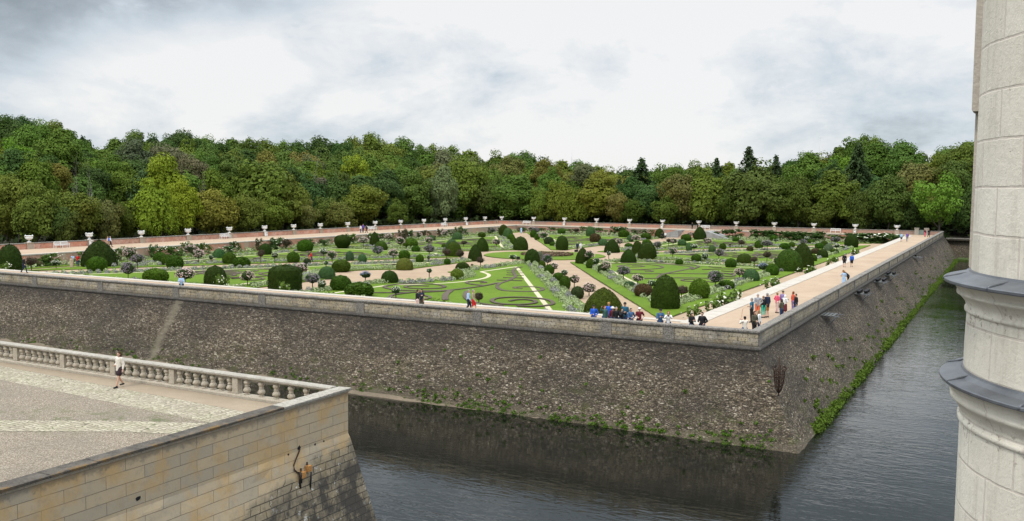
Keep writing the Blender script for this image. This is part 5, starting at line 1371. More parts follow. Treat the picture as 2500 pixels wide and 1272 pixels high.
AIRY = [crown_mesh('crown_g', M['leaf'], 107, 4200, .085, 34, sh_round, -1, 1), crown_mesh('crown_h', M['leaf'], 108, 5200, .08, 40, sh_oval, -1, 1)]
def conifer(seed):
    rng = np.random.default_rng(seed); Cs = []; Ns = []
    for lv_ in range(26):
        z = -1 + 2 * lv_ / 26.; R = (1 - (z + 1) / 2) ** .8 * .95 + .04; nb = int(7 + R * 9)
        for b in range(nb):
            a = rng.uniform(0, 2 * PI); L_ = R * rng.uniform(.65, 1.1); m = int(4 + L_ * 26)
            t = np.linspace(.15, 1, m); x = t * L_ * math.cos(a); y = t * L_ * math.sin(a); zz = z + .10 * t - .16 * t ** 2 + rng.normal(0, .012, m)
            Cs.append(np.stack([x, y, zz], 1) + rng.normal(0, .022, (m, 3))); Ns.append(np.tile([math.cos(a) * .4, math.sin(a) * .4, .9], (m, 1)))
    return npmesh('conifer_crown', *leaves(np.concatenate(Cs), np.concatenate(Ns), .085, .35, rng, .6), M['leaf'])
CON = [conifer(110), conifer(111)]
def limbs(seed, dead=False):
    rng = random.Random(seed); mb = MB()
    def br(p, d, ln, r, lvl):
        pts = [p]; rs = [r]; q = np.array(p, float); dd = np.array(d, float)
        for k in range(4):
            dd = dd + np.array([rng.uniform(-.18, .18), rng.uniform(-.18, .18), rng.uniform(-.05, .12)]); dd /= np.linalg.norm(dd); q = q + dd * ln / 4; pts.append(q.copy()); rs.append(r * (1 - .16 * (k + 1)))
        mb.tube(pts, rs, 6 if lvl else 8)
        if lvl < (3 if dead else 2):
            for i in range(3 if lvl else 5):
                j = rng.randint(1, 4); a = rng.uniform(0, 2 * PI); e = rng.uniform(.45, .9)
                nd = np.array([math.cos(a) * e, math.sin(a) * e, rng.uniform(.45, .9)]) if not dead else np.array([math.cos(a) * e * .8, math.sin(a) * e * .8, rng.uniform(.5, 1.)])
                br(pts[j], nd / np.linalg.norm(nd), ln * (.55 if dead else .5), rs[j] * .55, lvl + 1)
    br((0, 0, 0), (0, 0, 1), .72, .028, 0); return mb.me('trunk_mesh', M['paleb'] if dead else M['bark'], True)
TRK = [limbs(s) for s in (1, 2, 3)]; DEAD = [limbs(s, True) for s in (7, 8)]
LC = dict(green=(0.100, 0.163, 0.028), dark=(0.059, 0.104, 0.024), darkolive=(0.092, 0.130, 0.024), olive=(0.136, 0.175, 0.026), brown=(0.159, 0.158, 0.040), yellow=(0.307, 0.330, 0.024), yg=(0.195, 0.254, 0.021), bright=(0.136, 0.236, 0.026),
          grey=(0.124, 0.147, 0.065), silver=(.150, .185, .075), conif=(0.057, 0.094, 0.033), oy=(0.183, 0.195, 0.028), dull=(0.136, 0.136, 0.073), bluegreen=(0.073, 0.136, 0.042))
WORD = dict(green='mid green', dark='dark green', darkolive='dark olive green', olive='olive green', brown='brownish green', yellow='bright yellow', yg='yellow green', bright='fresh bright green', grey='grey green', silver='silvery green', conif='dark blue green', oy='golden olive', dull='dull grey', bluegreen='blue green')
TL_ = []
def tree(x, ytop, wp, off, cn, kind='dec', base_frac=.10, row='front row'):
    if x < 1200: u = UL + off; v = v_on(x, u, 8); 
    else: v = VF + off; u = u_on(x, v, 8, -300, 300)
    if x < 1200 and v > VF + off: v = min(v, VF + 90)
    p = W2(u, v); g = gz(u, v); d = pr(p[0], p[1], 5)[2]; zt = z_at(p[0], p[1], ytop); h = zt - g; w_ = wp * d / F
    o = obj('conifer_tree' if kind == 'con' else ('bare_tree' if kind == 'dead' else 'tree'), None, None, (p[0], p[1], g), (0, 0, random.uniform(0, 6.28)))
    c = LC[cn]; k = random.uniform(.85, 1.15); c = (c[0] * k * random.uniform(.9, 1.12), c[1] * k, c[2] * k * random.uniform(.8, 1.2))
    if kind == 'dead':
        obj('trunk', random.choice(DEAD), o, (0, 0, 0), (0, 0, 0), (w_, w_, h * .85)); lab = 'bare pale dead tree standing in the wood, %s' % nearest_urn(x)
    else:
        b0 = {'dec': base_frac, 'aut': base_frac, 'airy': .2, 'con': .08}[kind] * h
        if kind != 'con' and not row.startswith('front'): b0 = max(b0, h - 1.25 * w_)
        hc = h - b0; me = random.choice({'dec': DEC, 'aut': AUT, 'airy': AIRY, 'con': CON}[kind])
        cr = obj('crown', me, o, (0, 0, b0 + hc * (.5 if kind == 'con' else .52)), (0, 0, random.uniform(0, 6.28)), (w_ * .54, w_ * .54, hc * (.5 if kind == 'con' else .52))); cr.color = (*c, 1)
        th = h * (.98 if kind == 'con' else .86); obj('trunk', random.choice(TRK) if kind != 'con' else CTR, o, (0, 0, 0), (0, 0, 0), (h * .62, h * .62, th) if kind != 'con' else (.35, .35, th))
        lab = '%s %s in the %s %s' % (WORD[cn], {'dec': 'leafy tree', 'aut': 'autumnal tree', 'airy': 'airy tree', 'con': 'pointed conifer'}[kind], row, nearest_urn(x))
    tag(o, None, 'tree', 'trees of the wood behind the garden'); TL_.append((o, x, lab))
mb = MB(); mb.tube([(0, 0, 0), (0, 0, 1)], [.8, .1], 8); CTR = mb.me('conifer_trunk', M['bark'], True)
UX = lu + [1225] + fu
def nearest_urn(x):
    i = min(range(len(UX)), key=lambda k: abs(UX[k] - x))
    if x > 2220: return 'right of all urns'
    if x < 40: return 'left of all urns'
    return 'above %s urn' % ordw(i + 1)
FRONT = [(20, 425, 110, 12, 'olive', 'aut'), (88, 455, 105, 7, 'olive', 'dec'), (180, 462, 115, 8, 'olive', 'aut'), (150, 500, 70, 5, 'darkolive', 'aut'), (255, 482, 78, 7, 'brown', 'aut'), (305, 492, 70, 8, 'darkolive', 'aut'),
    (398, 388, 125, 16, 'yg', 'dec'), (365, 440, 100, 6, 'yg', 'dec'), (445, 450, 80, 7, 'yg', 'dec'), (512, 458, 112, 7, 'oy', 'aut'), (640, 385, 165, 14, 'olive', 'aut'), (715, 440, 90, 10, 'olive', 'aut'), (600, 470, 90, 6, 'olive', 'dec'), (665, 480, 90, 6, 'olive', 'aut'),
    (745, 486, 60, 6, 'brown', 'aut'), (800, 478, 80, 10, 'darkolive', 'aut'), (825, 490, 70, 6, 'brown', 'aut'), (886, 450, 108, 8, 'olive', 'aut'), (968, 483, 48, 7, 'darkolive', 'dec'), (1005, 430, 110, 14, 'green', 'dec'), (1040, 402, 110, 18, 'olive', 'dec'),
    (1082, 403, 78, 10, 'silver', 'dec'), (1145, 378, 115, 14, 'olive', 'dec'), (1185, 440, 70, 8, 'darkolive', 'dec'),
    (1215, 425, 60, 9, 'green', 'dec'), (1262, 428, 120, 8, 'green', 'dec'), (1318, 455, 60, 6, 'olive', 'aut'), (1365, 437, 75, 6, 'olive', 'aut'), (1402, 462, 70, 5, 'olive', 'dec'), (1455, 433, 105, 8, 'oy', 'dec'), (1512, 470, 62, 5, 'brown', 'aut'), (1590, 440, 85, 10, 'bluegreen', 'dec'),
    (1545, 480, 60, 5, 'darkolive', 'dec'), (1660, 425, 100, 8, 'brown', 'aut'), (1722, 412, 115, 9, 'olive', 'dec'), (1630, 475, 70, 5, 'darkolive', 'aut'), (1790, 450, 80, 6, 'darkolive', 'dec'), (1850, 396, 150, 7, 'darkolive', 'dec'), (1900, 440, 80, 6, 'darkolive', 'dec'),
    (1952, 437, 78, 5, 'darkolive', 'dec'), (2040, 412, 120, 8, 'darkolive', 'dec'), (2000, 490, 80, 4, 'darkolive', 'dec'), (2098, 455, 70, 5, 'darkolive', 'dec'), (2170, 434, 95, 5, 'darkolive', 'dec'), (2345, 470, 60, 14, 'dark', 'dec'), (2225, 470, 70, 8, 'dark', 'dec'), (2390, 440, 90, 10, 'dark', 'dec')]
for a in FRONT: tree(*a)
tree(2294, 415, 112, 3.5, 'bright', 'airy')
MIDS = [(15, 385, 75, 28, 'dark', 'dec'), (75, 408, 75, 22, 'green', 'dec'), (75, 292, 110, 40, 'green', 'dec'), (150, 312, 100, 32, 'green', 'dec'), (12, 284, 90, 48, 'dark', 'dec'), (205, 330, 90, 60, 'conif', 'con'), (235, 400, 80, 22, 'dark', 'dec'), (120, 388, 90, 22, 'dark', 'dec'),
    (300, 395, 80, 22, 'green', 'dec'), (330, 345, 90, 34, 'grey', 'dec'), (420, 345, 110, 30, 'dull', 'dec'), (475, 378, 80, 22, 'dull', 'dec'), (440, 315, 70, 60, 'dark', 'dec'), (520, 385, 70, 24, 'green', 'dec'), (560, 375, 80, 22, 'green', 'dec'), (275, 375, 70, 24, 'green', 'dec'),
    (868, 374, 78, 26, 'yg', 'airy'), (790, 432, 66, 18, 'dull', 'dec'), (755, 380, 70, 34, 'grey', 'dec'), (940, 412, 95, 18, 'dark', 'dec'), (985, 392, 90, 22, 'green', 'dec'), (780, 400, 80, 24, 'olive', 'dec'), (705, 400, 70, 24, 'dark', 'dec'), (820, 410, 60, 22, 'darkolive', 'dec'),
    (1565, 384, 125, 26, 'conif', 'con'), (1512, 436, 70, 18, 'conif', 'con'), (1826, 356, 135, 40, 'conif', 'con'), (1892, 377, 90, 46, 'conif', 'con'), (1748, 384, 100, 40, 'conif', 'con'), (2092, 346, 140, 16, 'conif', 'con'), (1540, 430, 70, 14, 'dark', 'dec'),
    (2140, 348, 100, 32, 'green', 'dec'), (2205, 352, 95, 30, 'green', 'dec'), (2095, 326, 90, 50, 'green', 'airy'), (1975, 370, 100, 26, 'green', 'dec'), (2030, 392, 80, 18, 'dark', 'dec'), (2350, 342, 110, 34, 'olive', 'dec'), (2300, 372, 100, 40, 'olive', 'aut'), (2235, 392, 100, 22, 'brown', 'aut'), (2330, 392, 90, 20, 'darkolive', 'aut'),
    (1700, 395, 80, 26, 'green', 'dec'), (1640, 398, 80, 30, 'green', 'dec'), (1425, 392, 60, 34, 'grey', 'dec'), (1345, 410, 70, 24, 'green', 'dec'), (1330, 385, 70, 34, 'brown', 'aut'), (1240, 380, 80, 34, 'brown', 'aut'), (1470, 415, 60, 30, 'oy', 'aut')]
for a in MIDS: tree(*a[:6], row='mid wood')
SIL = [(0, 285), (60, 286), (120, 296), (180, 322), (210, 338), (240, 352), (300, 332), (345, 327), (400, 330), (440, 314), (480, 326), (560, 336), (640, 347), (700, 352), (760, 342), (820, 335), (900, 335), (960, 341), (1040, 351), (1100, 350), (1150, 359), (1200, 369), (1260, 369), (1300, 383), (1380, 387), (1440, 402),
       (1500, 402), (1570, 398), (1640, 397), (1700, 396), (1740, 390), (1790, 402), (1850, 400), (1880, 402), (1920, 388), (1960, 370), (2030, 366), (2060, 352), (2100, 340), (2140, 345), (2200, 351), (2240, 372), (2260, 386), (2300, 352), (2375, 342), (2520, 340)]
def sil(x): return float(np.interp(x, [a for a, b in SIL], [b for a, b in SIL]))
for off, dy, step_, wd, row in ((62, 2, 40, 88, 'skyline'), (46, 22, 46, 96, 'upper wood'), (32, 50, 52, 104, 'upper wood'), (20, 88, 52, 104, 'mid wood')):
    x = -25 + off * .3
    while x < 2440:
        r_ = random.random(); cn = random.choices(['green', 'dark', 'olive', 'darkolive', 'brown', 'grey', 'bluegreen', 'bright'], [6, 3, 4, 3, 1.8, 1, 1, .7])[0]
        if row == 'skyline': cn = random.choice(['green', 'green', 'dark', 'olive'])
        kd = 'aut' if cn == 'brown' else ('airy' if random.random() < .08 else 'dec')
        tree(x, sil(x) + dy + random.uniform(-5, 7), wd * random.uniform(.8, 1.15), off + random.uniform(-4, 4), cn, kd, .08, row); x += step_ * random.uniform(.8, 1.2)
for x, yt, wp, off in ((190, 385, 60, 9), (225, 390, 60, 10), (290, 340, 60, 42), (355, 340, 70, 36), (765, 372, 70, 22), (500, 390, 60, 14), (2000, 340, 50, 50)): tree(x, yt, wp, off, 'dull', 'dead')
unique_labels(TL_)
# distant woodland floor mass behind the rows so no sky shows between the stems
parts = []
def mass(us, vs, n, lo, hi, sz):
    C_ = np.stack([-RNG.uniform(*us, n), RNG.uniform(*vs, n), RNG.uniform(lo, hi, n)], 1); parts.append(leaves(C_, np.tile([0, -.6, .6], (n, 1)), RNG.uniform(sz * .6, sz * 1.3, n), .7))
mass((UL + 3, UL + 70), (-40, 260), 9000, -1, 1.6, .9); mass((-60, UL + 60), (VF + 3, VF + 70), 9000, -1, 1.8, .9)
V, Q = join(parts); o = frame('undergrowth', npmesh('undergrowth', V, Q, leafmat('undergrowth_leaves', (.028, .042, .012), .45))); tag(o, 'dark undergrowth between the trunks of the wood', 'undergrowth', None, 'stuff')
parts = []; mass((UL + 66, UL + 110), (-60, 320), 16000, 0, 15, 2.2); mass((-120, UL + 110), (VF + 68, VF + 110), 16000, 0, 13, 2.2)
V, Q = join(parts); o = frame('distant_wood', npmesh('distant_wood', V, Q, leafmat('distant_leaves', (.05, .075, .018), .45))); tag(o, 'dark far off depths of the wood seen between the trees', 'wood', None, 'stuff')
# thin radio mast over the wood
u = u_on(1395, VF + 130, 10, -300, 300); p = W2(u, VF + 130); zt = z_at(p[0], p[1], 368); mb = MB()
for k in range(3): a = 2 * PI * k / 3; mb.tube([(.5 * math.cos(a), .5 * math.sin(a), 0), (.15 * math.cos(a), .15 * math.sin(a), zt - 3)], .05, 4)
for k in range(24): z = k * (zt - 3) / 24; mb.tube([(.45, 0, z), (-.2, .35, z + .7), (-.2, -.35, z + 1.4)], .03, 4)
mb.tube([(0, 0, zt - 3), (0, 0, zt)], .04, 4); o = obj('radio_mast', mb.me('radio_mast', M['white']), None, (p[0], p[1], 0)); tag(o, 'thin pale radio mast poking above the far treeline', 'mast')

# ------------------------------------------------------------------ people
def remeshed(name, mb, vox, mat):
    me = mb.me(name + '_raw'); ob = bpy.data.objects.new('tmp', me); col.objects.link(ob)
    md = ob.modifiers.new('r', 'REMESH'); md.mode = 'VOXEL'; md.voxel_size = vox; md.use_smooth_shade = True
    sm_ = ob.modifiers.new('s', 'SMOOTH'); sm_.iterations = 2; sm_.factor = .5
    dg = bpy.context.evaluated_depsgraph_get(); out = bpy.data.meshes.new_from_object(ob.evaluated_get(dg)); out.name = name
    bpy.data.objects.remove(ob); bpy.data.meshes.remove(me); out.materials.clear(); out.materials.append(mat); return out
def caps(mb, a, b, ra, rb, n=10, k=4):
    a = np.array(a, float); b = np.array(b, float); d = b - a; l = np.linalg.norm(d); d = d / l; pts = []; rs = []
    for i in range(k + 1): t = PI / 2 * (1 - i / k); pts.append(a - d * ra * math.sin(t)); rs.append(max(.0015, ra * math.cos(t)))
    for i in range(k + 1): t = PI / 2 * i / k; pts.append(b + d * rb * math.sin(t)); rs.append(max(.0015, rb * math.cos(t)))
    mb.tube(pts, rs, n)
def ell(mb, c, r, n=14, m=10):
    V, Q = uvsphere(n, m); mb.add(V * r + np.array(c), [tuple(q) for q in Q])
def pose(name):
    J = dict(hipL=(-.095, 0, .93), hipR=(.095, 0, .93), kneeL=(-.10, .01, .50), kneeR=(.10, .01, .50), ankL=(-.10, -.02, .08), ankR=(.10, -.02, .08),
             pel=(0, 0, .97), sp=(0, 0, 1.15), ch=(0, .0, 1.34), nk=(0, -.005, 1.48), hd=(0, .02, 1.63),
             shL=(-.175, -.005, 1.42), shR=(.175, -.005, 1.42), elL=(-.23, -.03, 1.14), elR=(.23, -.03, 1.14), wrL=(-.235, .05, .90), wrR=(.235, .05, .90))
    if name == 'walk': J.update(kneeL=(-.09, .16, .52), ankL=(-.09, .26, .10), kneeR=(.09, .02, .50), ankR=(.09, -.30, .14), elL=(-.23, -.12, 1.15), wrL=(-.22, -.12, .91), elR=(.23, .06, 1.14), wrR=(.21, .22, .95))
    if name == 'phone': J.update(elL=(-.24, .06, 1.16), wrL=(-.09, .27, 1.24), elR=(.24, .06, 1.16), wrR=(.09, .28, 1.25), hd=(0, .05, 1.62))
    if name == 'photo': J.update(elL=(-.25, .16, 1.28), wrL=(-.08, .34, 1.46), elR=(.25, .16, 1.28), wrR=(.08, .34, 1.47))
    if name == 'raise': J.update(elR=(.36, .10, 1.46), wrR=(.34, .20, 1.68))
    if name == 'hip': J.update(elL=(-.33, -.05, 1.18), wrL=(-.17, .05, 1.03), elR=(.24, .05, 1.15), wrR=(.12, .22, 1.12))
    if name == 'lean':
        for k, (dy, dz) in dict(sp=(.10, -.03), ch=(.27, -.09), nk=(.38, -.14), hd=(.47, -.16), shL=(.33, -.10), shR=(.33, -.10)).items(): J[k] = (J[k][0], J[k][1] + dy, J[k][2] + dz)
        J.update(elL=(-.25, .42, 1.08), wrL=(-.12, .62, 1.06), elR=(.25, .42, 1.08), wrR=(.12, .62, 1.06), kneeL=(-.1, .03, .5))
    if name == 'stride': J.update(kneeL=(-.07, .10, .52), ankL=(-.05, .20, .10), kneeR=(.08, -.04, .50), ankR=(.10, -.26, .16), elL=(-.24, -.07, 1.15), wrL=(-.27, .0, .92), elR=(.22, -.05, 1.15), wrR=(.12, .14, 1.10), hd=(-.03, .02, 1.63))
    return J
_cache = {}
def cached(key, fn):
    if key not in _cache: _cache[key] = fn()
    return _cache[key]
def skinm(): return cached('skin', lambda: plain((.52, .31, .22), .6, 0, .08))
def body_mesh(ps):
    J = pose(ps); mb = MB()
    for s in 'LR':
        caps(mb, J['hip' + s], J['knee' + s], .082, .055); caps(mb, J['knee' + s], J['ank' + s], .054, .036)
        a = np.array(J['ank' + s]); caps(mb, a + [0, -.03, -.035], a + [0, .13, -.05], .038, .032)
        caps(mb, J['sh' + s], J['el' + s], .046, .038); caps(mb, J['el' + s], J['wr' + s], .036, .024)
        w_ = np.array(J['wr' + s]); e = np.array(J['el' + s]); d = w_ - e; d /= np.linalg.norm(d); sd = np.cross(d, [0, 1, .3]); sd /= np.linalg.norm(sd); up = np.cross(sd, d)
        caps(mb, w_, w_ + d * .07, .028, .034)
        for k, (o_, l) in enumerate(((-.030, .062), (-.010, .074), (.010, .070), (.030, .055))):
            b = w_ + d * .085 + sd * o_; m = b + d * l * .55 + up * .006; caps(mb, b - d * .02, m, .0100, .0095, 6, 2); caps(mb, m, m + d * l * .5 + up * .022, .0095, .008, 6, 2)
        sg = 1 if s == 'L' else -1; b = w_ + d * .03 + sd * .03 * sg; caps(mb, b, b + d * .045 + sd * .025 * sg + up * .012, .012, .010, 6, 2)
    caps(mb, J['pel'], J['sp'], .125, .115); caps(mb, J['sp'], J['ch'], .115, .125); caps(mb, J['shL'], J['shR'], .06, .06)
    hd = np.array(J['hd']); caps(mb, np.array(J['nk']) + [0, 0, -.03], hd + [0, -.01, -.06], .052, .050)
    ell(mb, hd + [0, -.008, .02], (.078, .095, .098)); ell(mb, hd + [0, .022, -.045], (.058, .068, .062)); caps(mb, hd + [0, .085, .012], hd + [0, .105, -.018], .010, .016, 8, 2)
    for s in (-1, 1): ell(mb, hd + [s * .080, -.008, -.002], (.014, .022, .032), 8, 6); ell(mb, hd + [s * .03, .078, .030], (.02, .016, .008), 8, 5)
    ell(mb, hd + [0, .086, -.052], (.024, .012, .008), 8, 5)
    return remeshed('body_' + ps, mb, .0125, skinm())
def top_mesh(ps, long_, loose):
    J = pose(ps); mb = MB(); e = .02 + loose
    caps(mb, np.array(J['pel']) + [0, 0, -.02 if not loose else -.10], J['sp'], .130 + e, .122 + e); caps(mb, J['sp'], J['ch'], .120 + e, .132 + e * .6); caps(mb, J['shL'], J['shR'], .070 + e * .3, .070 + e * .3); caps(mb, J['ch'], np.array(J['nk']) + [0, 0, -.035], .10, .062)
    for s in 'LR':
        a, b, c = (np.array(J[k + s]) for k in ('sh', 'el', 'wr'))
        if long_: caps(mb, a, b, .064 + e * .4, .054 + e * .4); caps(mb, b, b + (c - b) * .9, .052 + e * .4, .038 + e * .3)
        else: caps(mb, a, a + (b - a) * .62, .066 + e * .3, .060 + e * .4)
    return remeshed('top', mb, .02, M['white'])
def bottom_mesh(ps, kind):
    J = pose(ps); mb = MB(); caps(mb, J['hipL'], J['hipR'], .125, .125); caps(mb, np.array(J['pel']), np.array(J['pel']) + [0, 0, .09], .135, .128)
    for s in 'LR':
        a, b, c = (np.array(J[k + s]) for k in ('hip', 'knee', 'ank'))
        if kind == 'trousers': caps(mb, a, b, .105, .074); caps(mb, b, c + (b - c) * .08, .074, .062)
        elif kind == 'shorts': caps(mb, a, a + (b - a) * .88, .108, .088)
        elif kind == 'capri': caps(mb, a, b, .105, .070); caps(mb, b, b + (c - b) * .55, .068, .058)
        else:
            f = {'skirt': .95, 'mini': .55, 'dress': 1.0}[kind]; q = a + (b - a) * f; caps(mb, a, q, .12, .135)
            if kind == 'dress': caps(mb, q, b + (c - b) * .72, .135, .15)
    if kind in ('skirt', 'mini', 'dress'):
        f = {'skirt': .95, 'mini': .55, 'dress': 1.0}[kind]; mL, mR = [np.array(J['hip' + s]) + (np.array(J['knee' + s]) - np.array(J['hip' + s])) * f for s in 'LR']; caps(mb, J['pel'], (mL + mR) / 2, .13, .15)
    return remeshed('bottom', mb, .02, M['white'])
def shoe_mesh(ps, s):
    J = pose(ps); mb = MB(); a = np.array(J['ank' + s]); caps(mb, a + [0, -.045, -.045], a + [0, .145, -.052], .044, .038); caps(mb, a, a + [0, 0, -.03], .044, .044); return remeshed('shoe', mb, .016, M['black'])
def hair_mesh(ps, kind):
    J = pose(ps); h = np.array(J['hd']); mb = MB(); ell(mb, h + [0, -.022, .045], (.090, .098, .088)); ell(mb, h + [0, -.045, .0], (.084, .072, .085))
    if kind == 'long': caps(mb, h + [0, -.07, .0], h + [0, -.10, -.20], .078, .062); [caps(mb, h + [s * .06, -.03, .02], h + [s * .075, -.03, -.14], .04, .034) for s in (-1, 1)]
    if kind == 'bob': [caps(mb, h + [s * .055, -.03, .02], h + [s * .07, -.03, -.075], .044, .036) for s in (-1, 1)]; caps(mb, h + [0, -.06, .0], h + [0, -.065, -.07], .07, .06)
    return remeshed('hair', mb, .016, M['black'])
def hat_mesh(ps, kind):
    J = pose(ps); h = np.array(J['hd']); mb = MB()
    if kind == 'cap':
        mb.lathe([(.001, .145), (.05, .138), (.085, .11), (.102, .06), (.104, .04), (.098, .038)], 18, tuple(h + [0, -.008, 0])); mb.add([tuple(h + np.array(v)) for v in ((-.07, .08, .055), (.07, .08, .055), (.055, .17, .045), (-.055, .17, .045), (-.07, .08, .065), (.07, .08, .065), (.055, .17, .055), (-.055, .17, .055))], [(0, 3, 2, 1), (4, 5, 6, 7), (2, 3, 7, 6), (1, 2, 6, 5), (3, 0, 4, 7)])
    else: mb.lathe([(.001, .15), (.07, .145), (.095, .10), (.104, .055), (.18, .035), (.185, .028), (.10, .04)], 20, tuple(h + [0, -.008, 0]))
    return mb.me('hat', M['white'], True)
def pack_mesh(ps):
    J = pose(ps); c = np.array(J['ch']); mb = MB(); caps(mb, c + [-.06, -.20, .05], c + [-.06, -.20, -.26], .10, .11); caps(mb, c + [.06, -.20, .05], c + [.06, -.20, -.26], .10, .11); [caps(mb, c + [s * .11, -.12, .12], c + [s * .11, .13, .02], .018, .018) for s in (-1, 1)]
    return remeshed('backpack', mb, .02, M['black'])
def setm(o, c, rough=.85):
    o.material_slots[0].link = 'OBJECT'; o.material_slots[0].material = plain(c, rough, 0, .15, 14)
K = dict(black=(.012, .012, .014), navy=(.014, .022, .05), denim=(.05, .11, .22), jeans=(.025, .05, .12), lblue=(.36, .50, .68), white=(.72, .71, .70), cream=(.66, .60, .52), red=(.50, .02, .02), maroon=(.12, .012, .02), blue=(.02, .10, .50), green=(.05, .12, .10),
         grey=(.28, .29, .31), salmon=(.62, .16, .08), turq=(.03, .45, .32), tan=(.38, .20, .075), pink=(.72, .10, .18), lilac=(.24, .18, .36), burg=(.12, .02, .03), olive=(.075, .07, .045), orange=(.60, .10, .05), khaki=(.30, .26, .16), beige=(.48, .36, .26), brownh=(.05, .022, .012),
         blond=(.26, .15, .07), greyh=(.25, .24, .23), redh=(.20, .05, .015), darkh=(.012, .009, .008), floral=(.035, .02, .025), purple=(.13, .07, .30), palep=(.62, .45, .42), teal=(.02, .10, .16), none=None)
def person(x, lab, ytop=None, yfoot=None, h=1.72, z=0., ps='stand', rz=PI, top='navy', tl=1, loose=0, bot='jeans', bk='trousers', hair='darkh', hk='short', hat=None, hatk='cap', pack=None, shoes='black', clamp=None, sunk=0, phone=False, eyes=False):
    g = bp(x, yfoot, z) if yfoot else bp(x, ytop, z + h)
    if clamp:
        u = (g - P0) @ Av; v = (g - P0) @ Bv; axis, lo, hi = clamp
        if axis == 'v': v = min(max(v, lo), hi); u = u_on(x, v, 1.)
        else: u = min(max(u, lo), hi); v = v_on(x, u, 1.)
        g = W2(u, v)
    s = h / 1.745; J = pose(ps); o = obj('person', None, None, (g[0], g[1], z), (0, 0, rz), (s, s, s)); tag(o, lab, 'person')
    obj('body', cached(('body', ps), lambda: body_mesh(ps)), o)
    setm(obj('shirt' if tl == 0 else 'jacket', cached(('top', ps, tl, loose), lambda: top_mesh(ps, tl, loose)), o), K[top])
    setm(obj({'shorts': 'shorts', 'skirt': 'skirt', 'mini': 'skirt', 'dress': 'skirt'}.get(bk, 'trousers'), cached(('bot', ps, bk), lambda: bottom_mesh(ps, bk)), o), K[bot])
    for q in 'LR': setm(obj('shoe', cached(('shoe', ps, q), lambda: shoe_mesh(ps, q)), o), K[shoes])
    if hair: setm(obj('hair', cached(('hair', ps, hk), lambda: hair_mesh(ps, hk)), o), K[hair])
    if hat: setm(obj('hat', cached(('hat', ps, hatk), lambda: hat_mesh(ps, hatk)), o), K[hat])
    if pack: setm(obj('backpack', cached(('pack', ps), lambda: pack_mesh(ps)), o), K[pack])
    if eyes:
        for s_ in (-1, 1): mb = MB(); ell(mb, np.array(J['hd']) + [s_ * .031, .078, .018], (.012, .008, .008), 8, 6); obj('eye', mb.me('eye', M['black'], True), o)
    return o
def held(nm, lab, cat, o, off, dims, mat):
    """small thing held in the hand: top-level, placed from the person's pose"""
    m = Matrix.Translation(o.location) @ Matrix.Rotation(o.rotation_euler[2], 4, 'Z') @ Matrix.Diagonal((*o.scale, 1)); p = m @ Vector(off)
    mb = MB(); mb.box([-d / 2 for d in dims], [d / 2 for d in dims]); q = obj(nm, mb.me(nm, mat), None, p, (0, 0, o.rotation_euler[2])); tag(q, lab, cat); return q
w_ = person(292, 'young woman in cream jumper and dark floral mini skirt walking past the balustrade', yfoot=946, h=1.70, ps='stride', rz=math.radians(150), top='cream', bot='floral', bk='mini', hair='brownh', hk='long', eyes=True, loose=.01)
CF = ('v', .95, 6.5); R_ = math.radians
person(59, 'man in black open jacket walking on the front promenade at far left', yfoot=666, h=1.75, ps='walk', rz=R_(-100), top='black', bot='navy', hair='redh')
person(443, 'man in pale blue shirt behind the front parapet, looking down', ytop=672, h=1.72, ps='phone', rz=R_(190), top='lblue', tl=1, bot='navy', bk='shorts', hair='brownh', clamp=CF)
person(1019, 'man in black shirt and pale trousers embracing a woman on the front promenade', ytop=706.5, h=1.76, ps='phone', rz=R_(-80), top='black', bot='palep', hair='brownh', clamp=CF)
person(1029.5, 'dark haired woman in long olive skirt embraced by the man in black', ytop=706.5, h=1.70, ps='stand', rz=R_(150), top='navy', tl=0, bot='olive', bk='dress', hair='darkh', hk='long', clamp=CF)
person(1143.5, 'grey haired man in light blue shirt walking beside the one in red shorts', ytop=707, h=1.76, ps='walk', rz=R_(-100), top='lblue', bot='navy', hair='greyh', clamp=CF)
person(1155, 'older man in beige cardigan and bright red shorts walking right', ytop=707, h=1.76, ps='walk', rz=R_(-110), top='khaki', bot='red', bk='shorts', hair='greyh', clamp=CF)
CG = ('v', .95, 2.4)
person(1449.5, 'person in bright blue jacket and dark cap, arms folded, left end of the parapet group', ytop=745, h=1.66, ps='hip', rz=R_(185), top='blue', hair=None, hat='black', clamp=CG)
person(1476, 'woman in grey green top raising her arm in the parapet group', ytop=747, h=1.62, ps='raise', rz=R_(200), top='green', hair='redh', hk='bob', clamp=CG)
person(1486, 'person in blue jacket and tan cap at the back of the parapet group', ytop=741.6, h=1.76, ps='stand', rz=R_(170), top='blue', hair=None, hat='tan', clamp=('v', 2.4, 3.4))
person(1495.5, 'woman in white sun hat and dark plum jacket in the parapet group', ytop=749, h=1.60, ps='stand', rz=R_(190), top='burg', hair='greyh', hk='bob', hat='cream', hatk='brim', clamp=CG)
person(1504.5, 'grey haired man in black jacket and pale shirt in the parapet group', ytop=749.6, h=1.68, ps='stand', rz=R_(180), top='black', hair='greyh', clamp=CG)
person(1517.5, 'dark haired woman in black jacket holding something to her face', ytop=753, h=1.62, ps='photo', rz=R_(215), top='black', hair='darkh', hk='bob', clamp=CG)
person(1525.5, 'tall man in dark cap and navy jacket at the back of the parapet group', ytop=738.6, h=1.86, ps='stand', rz=R_(160), top='teal', hair='darkh', hat='black', clamp=('v', 2.2, 3.4))
person(1540, 'woman in denim jacket over white shirt leaning on the parapet', ytop=753.6, h=1.66, ps='hip', rz=R_(200), top='denim', hair='darkh', hk='bob', clamp=CG)
person(1561, 'man in maroon polo shirt and white cap standing apart at the parapet', ytop=751, h=1.74, ps='hip', rz=R_(175), top='maroon', tl=0, hair=None, hat='white', bot='black', clamp=CG)
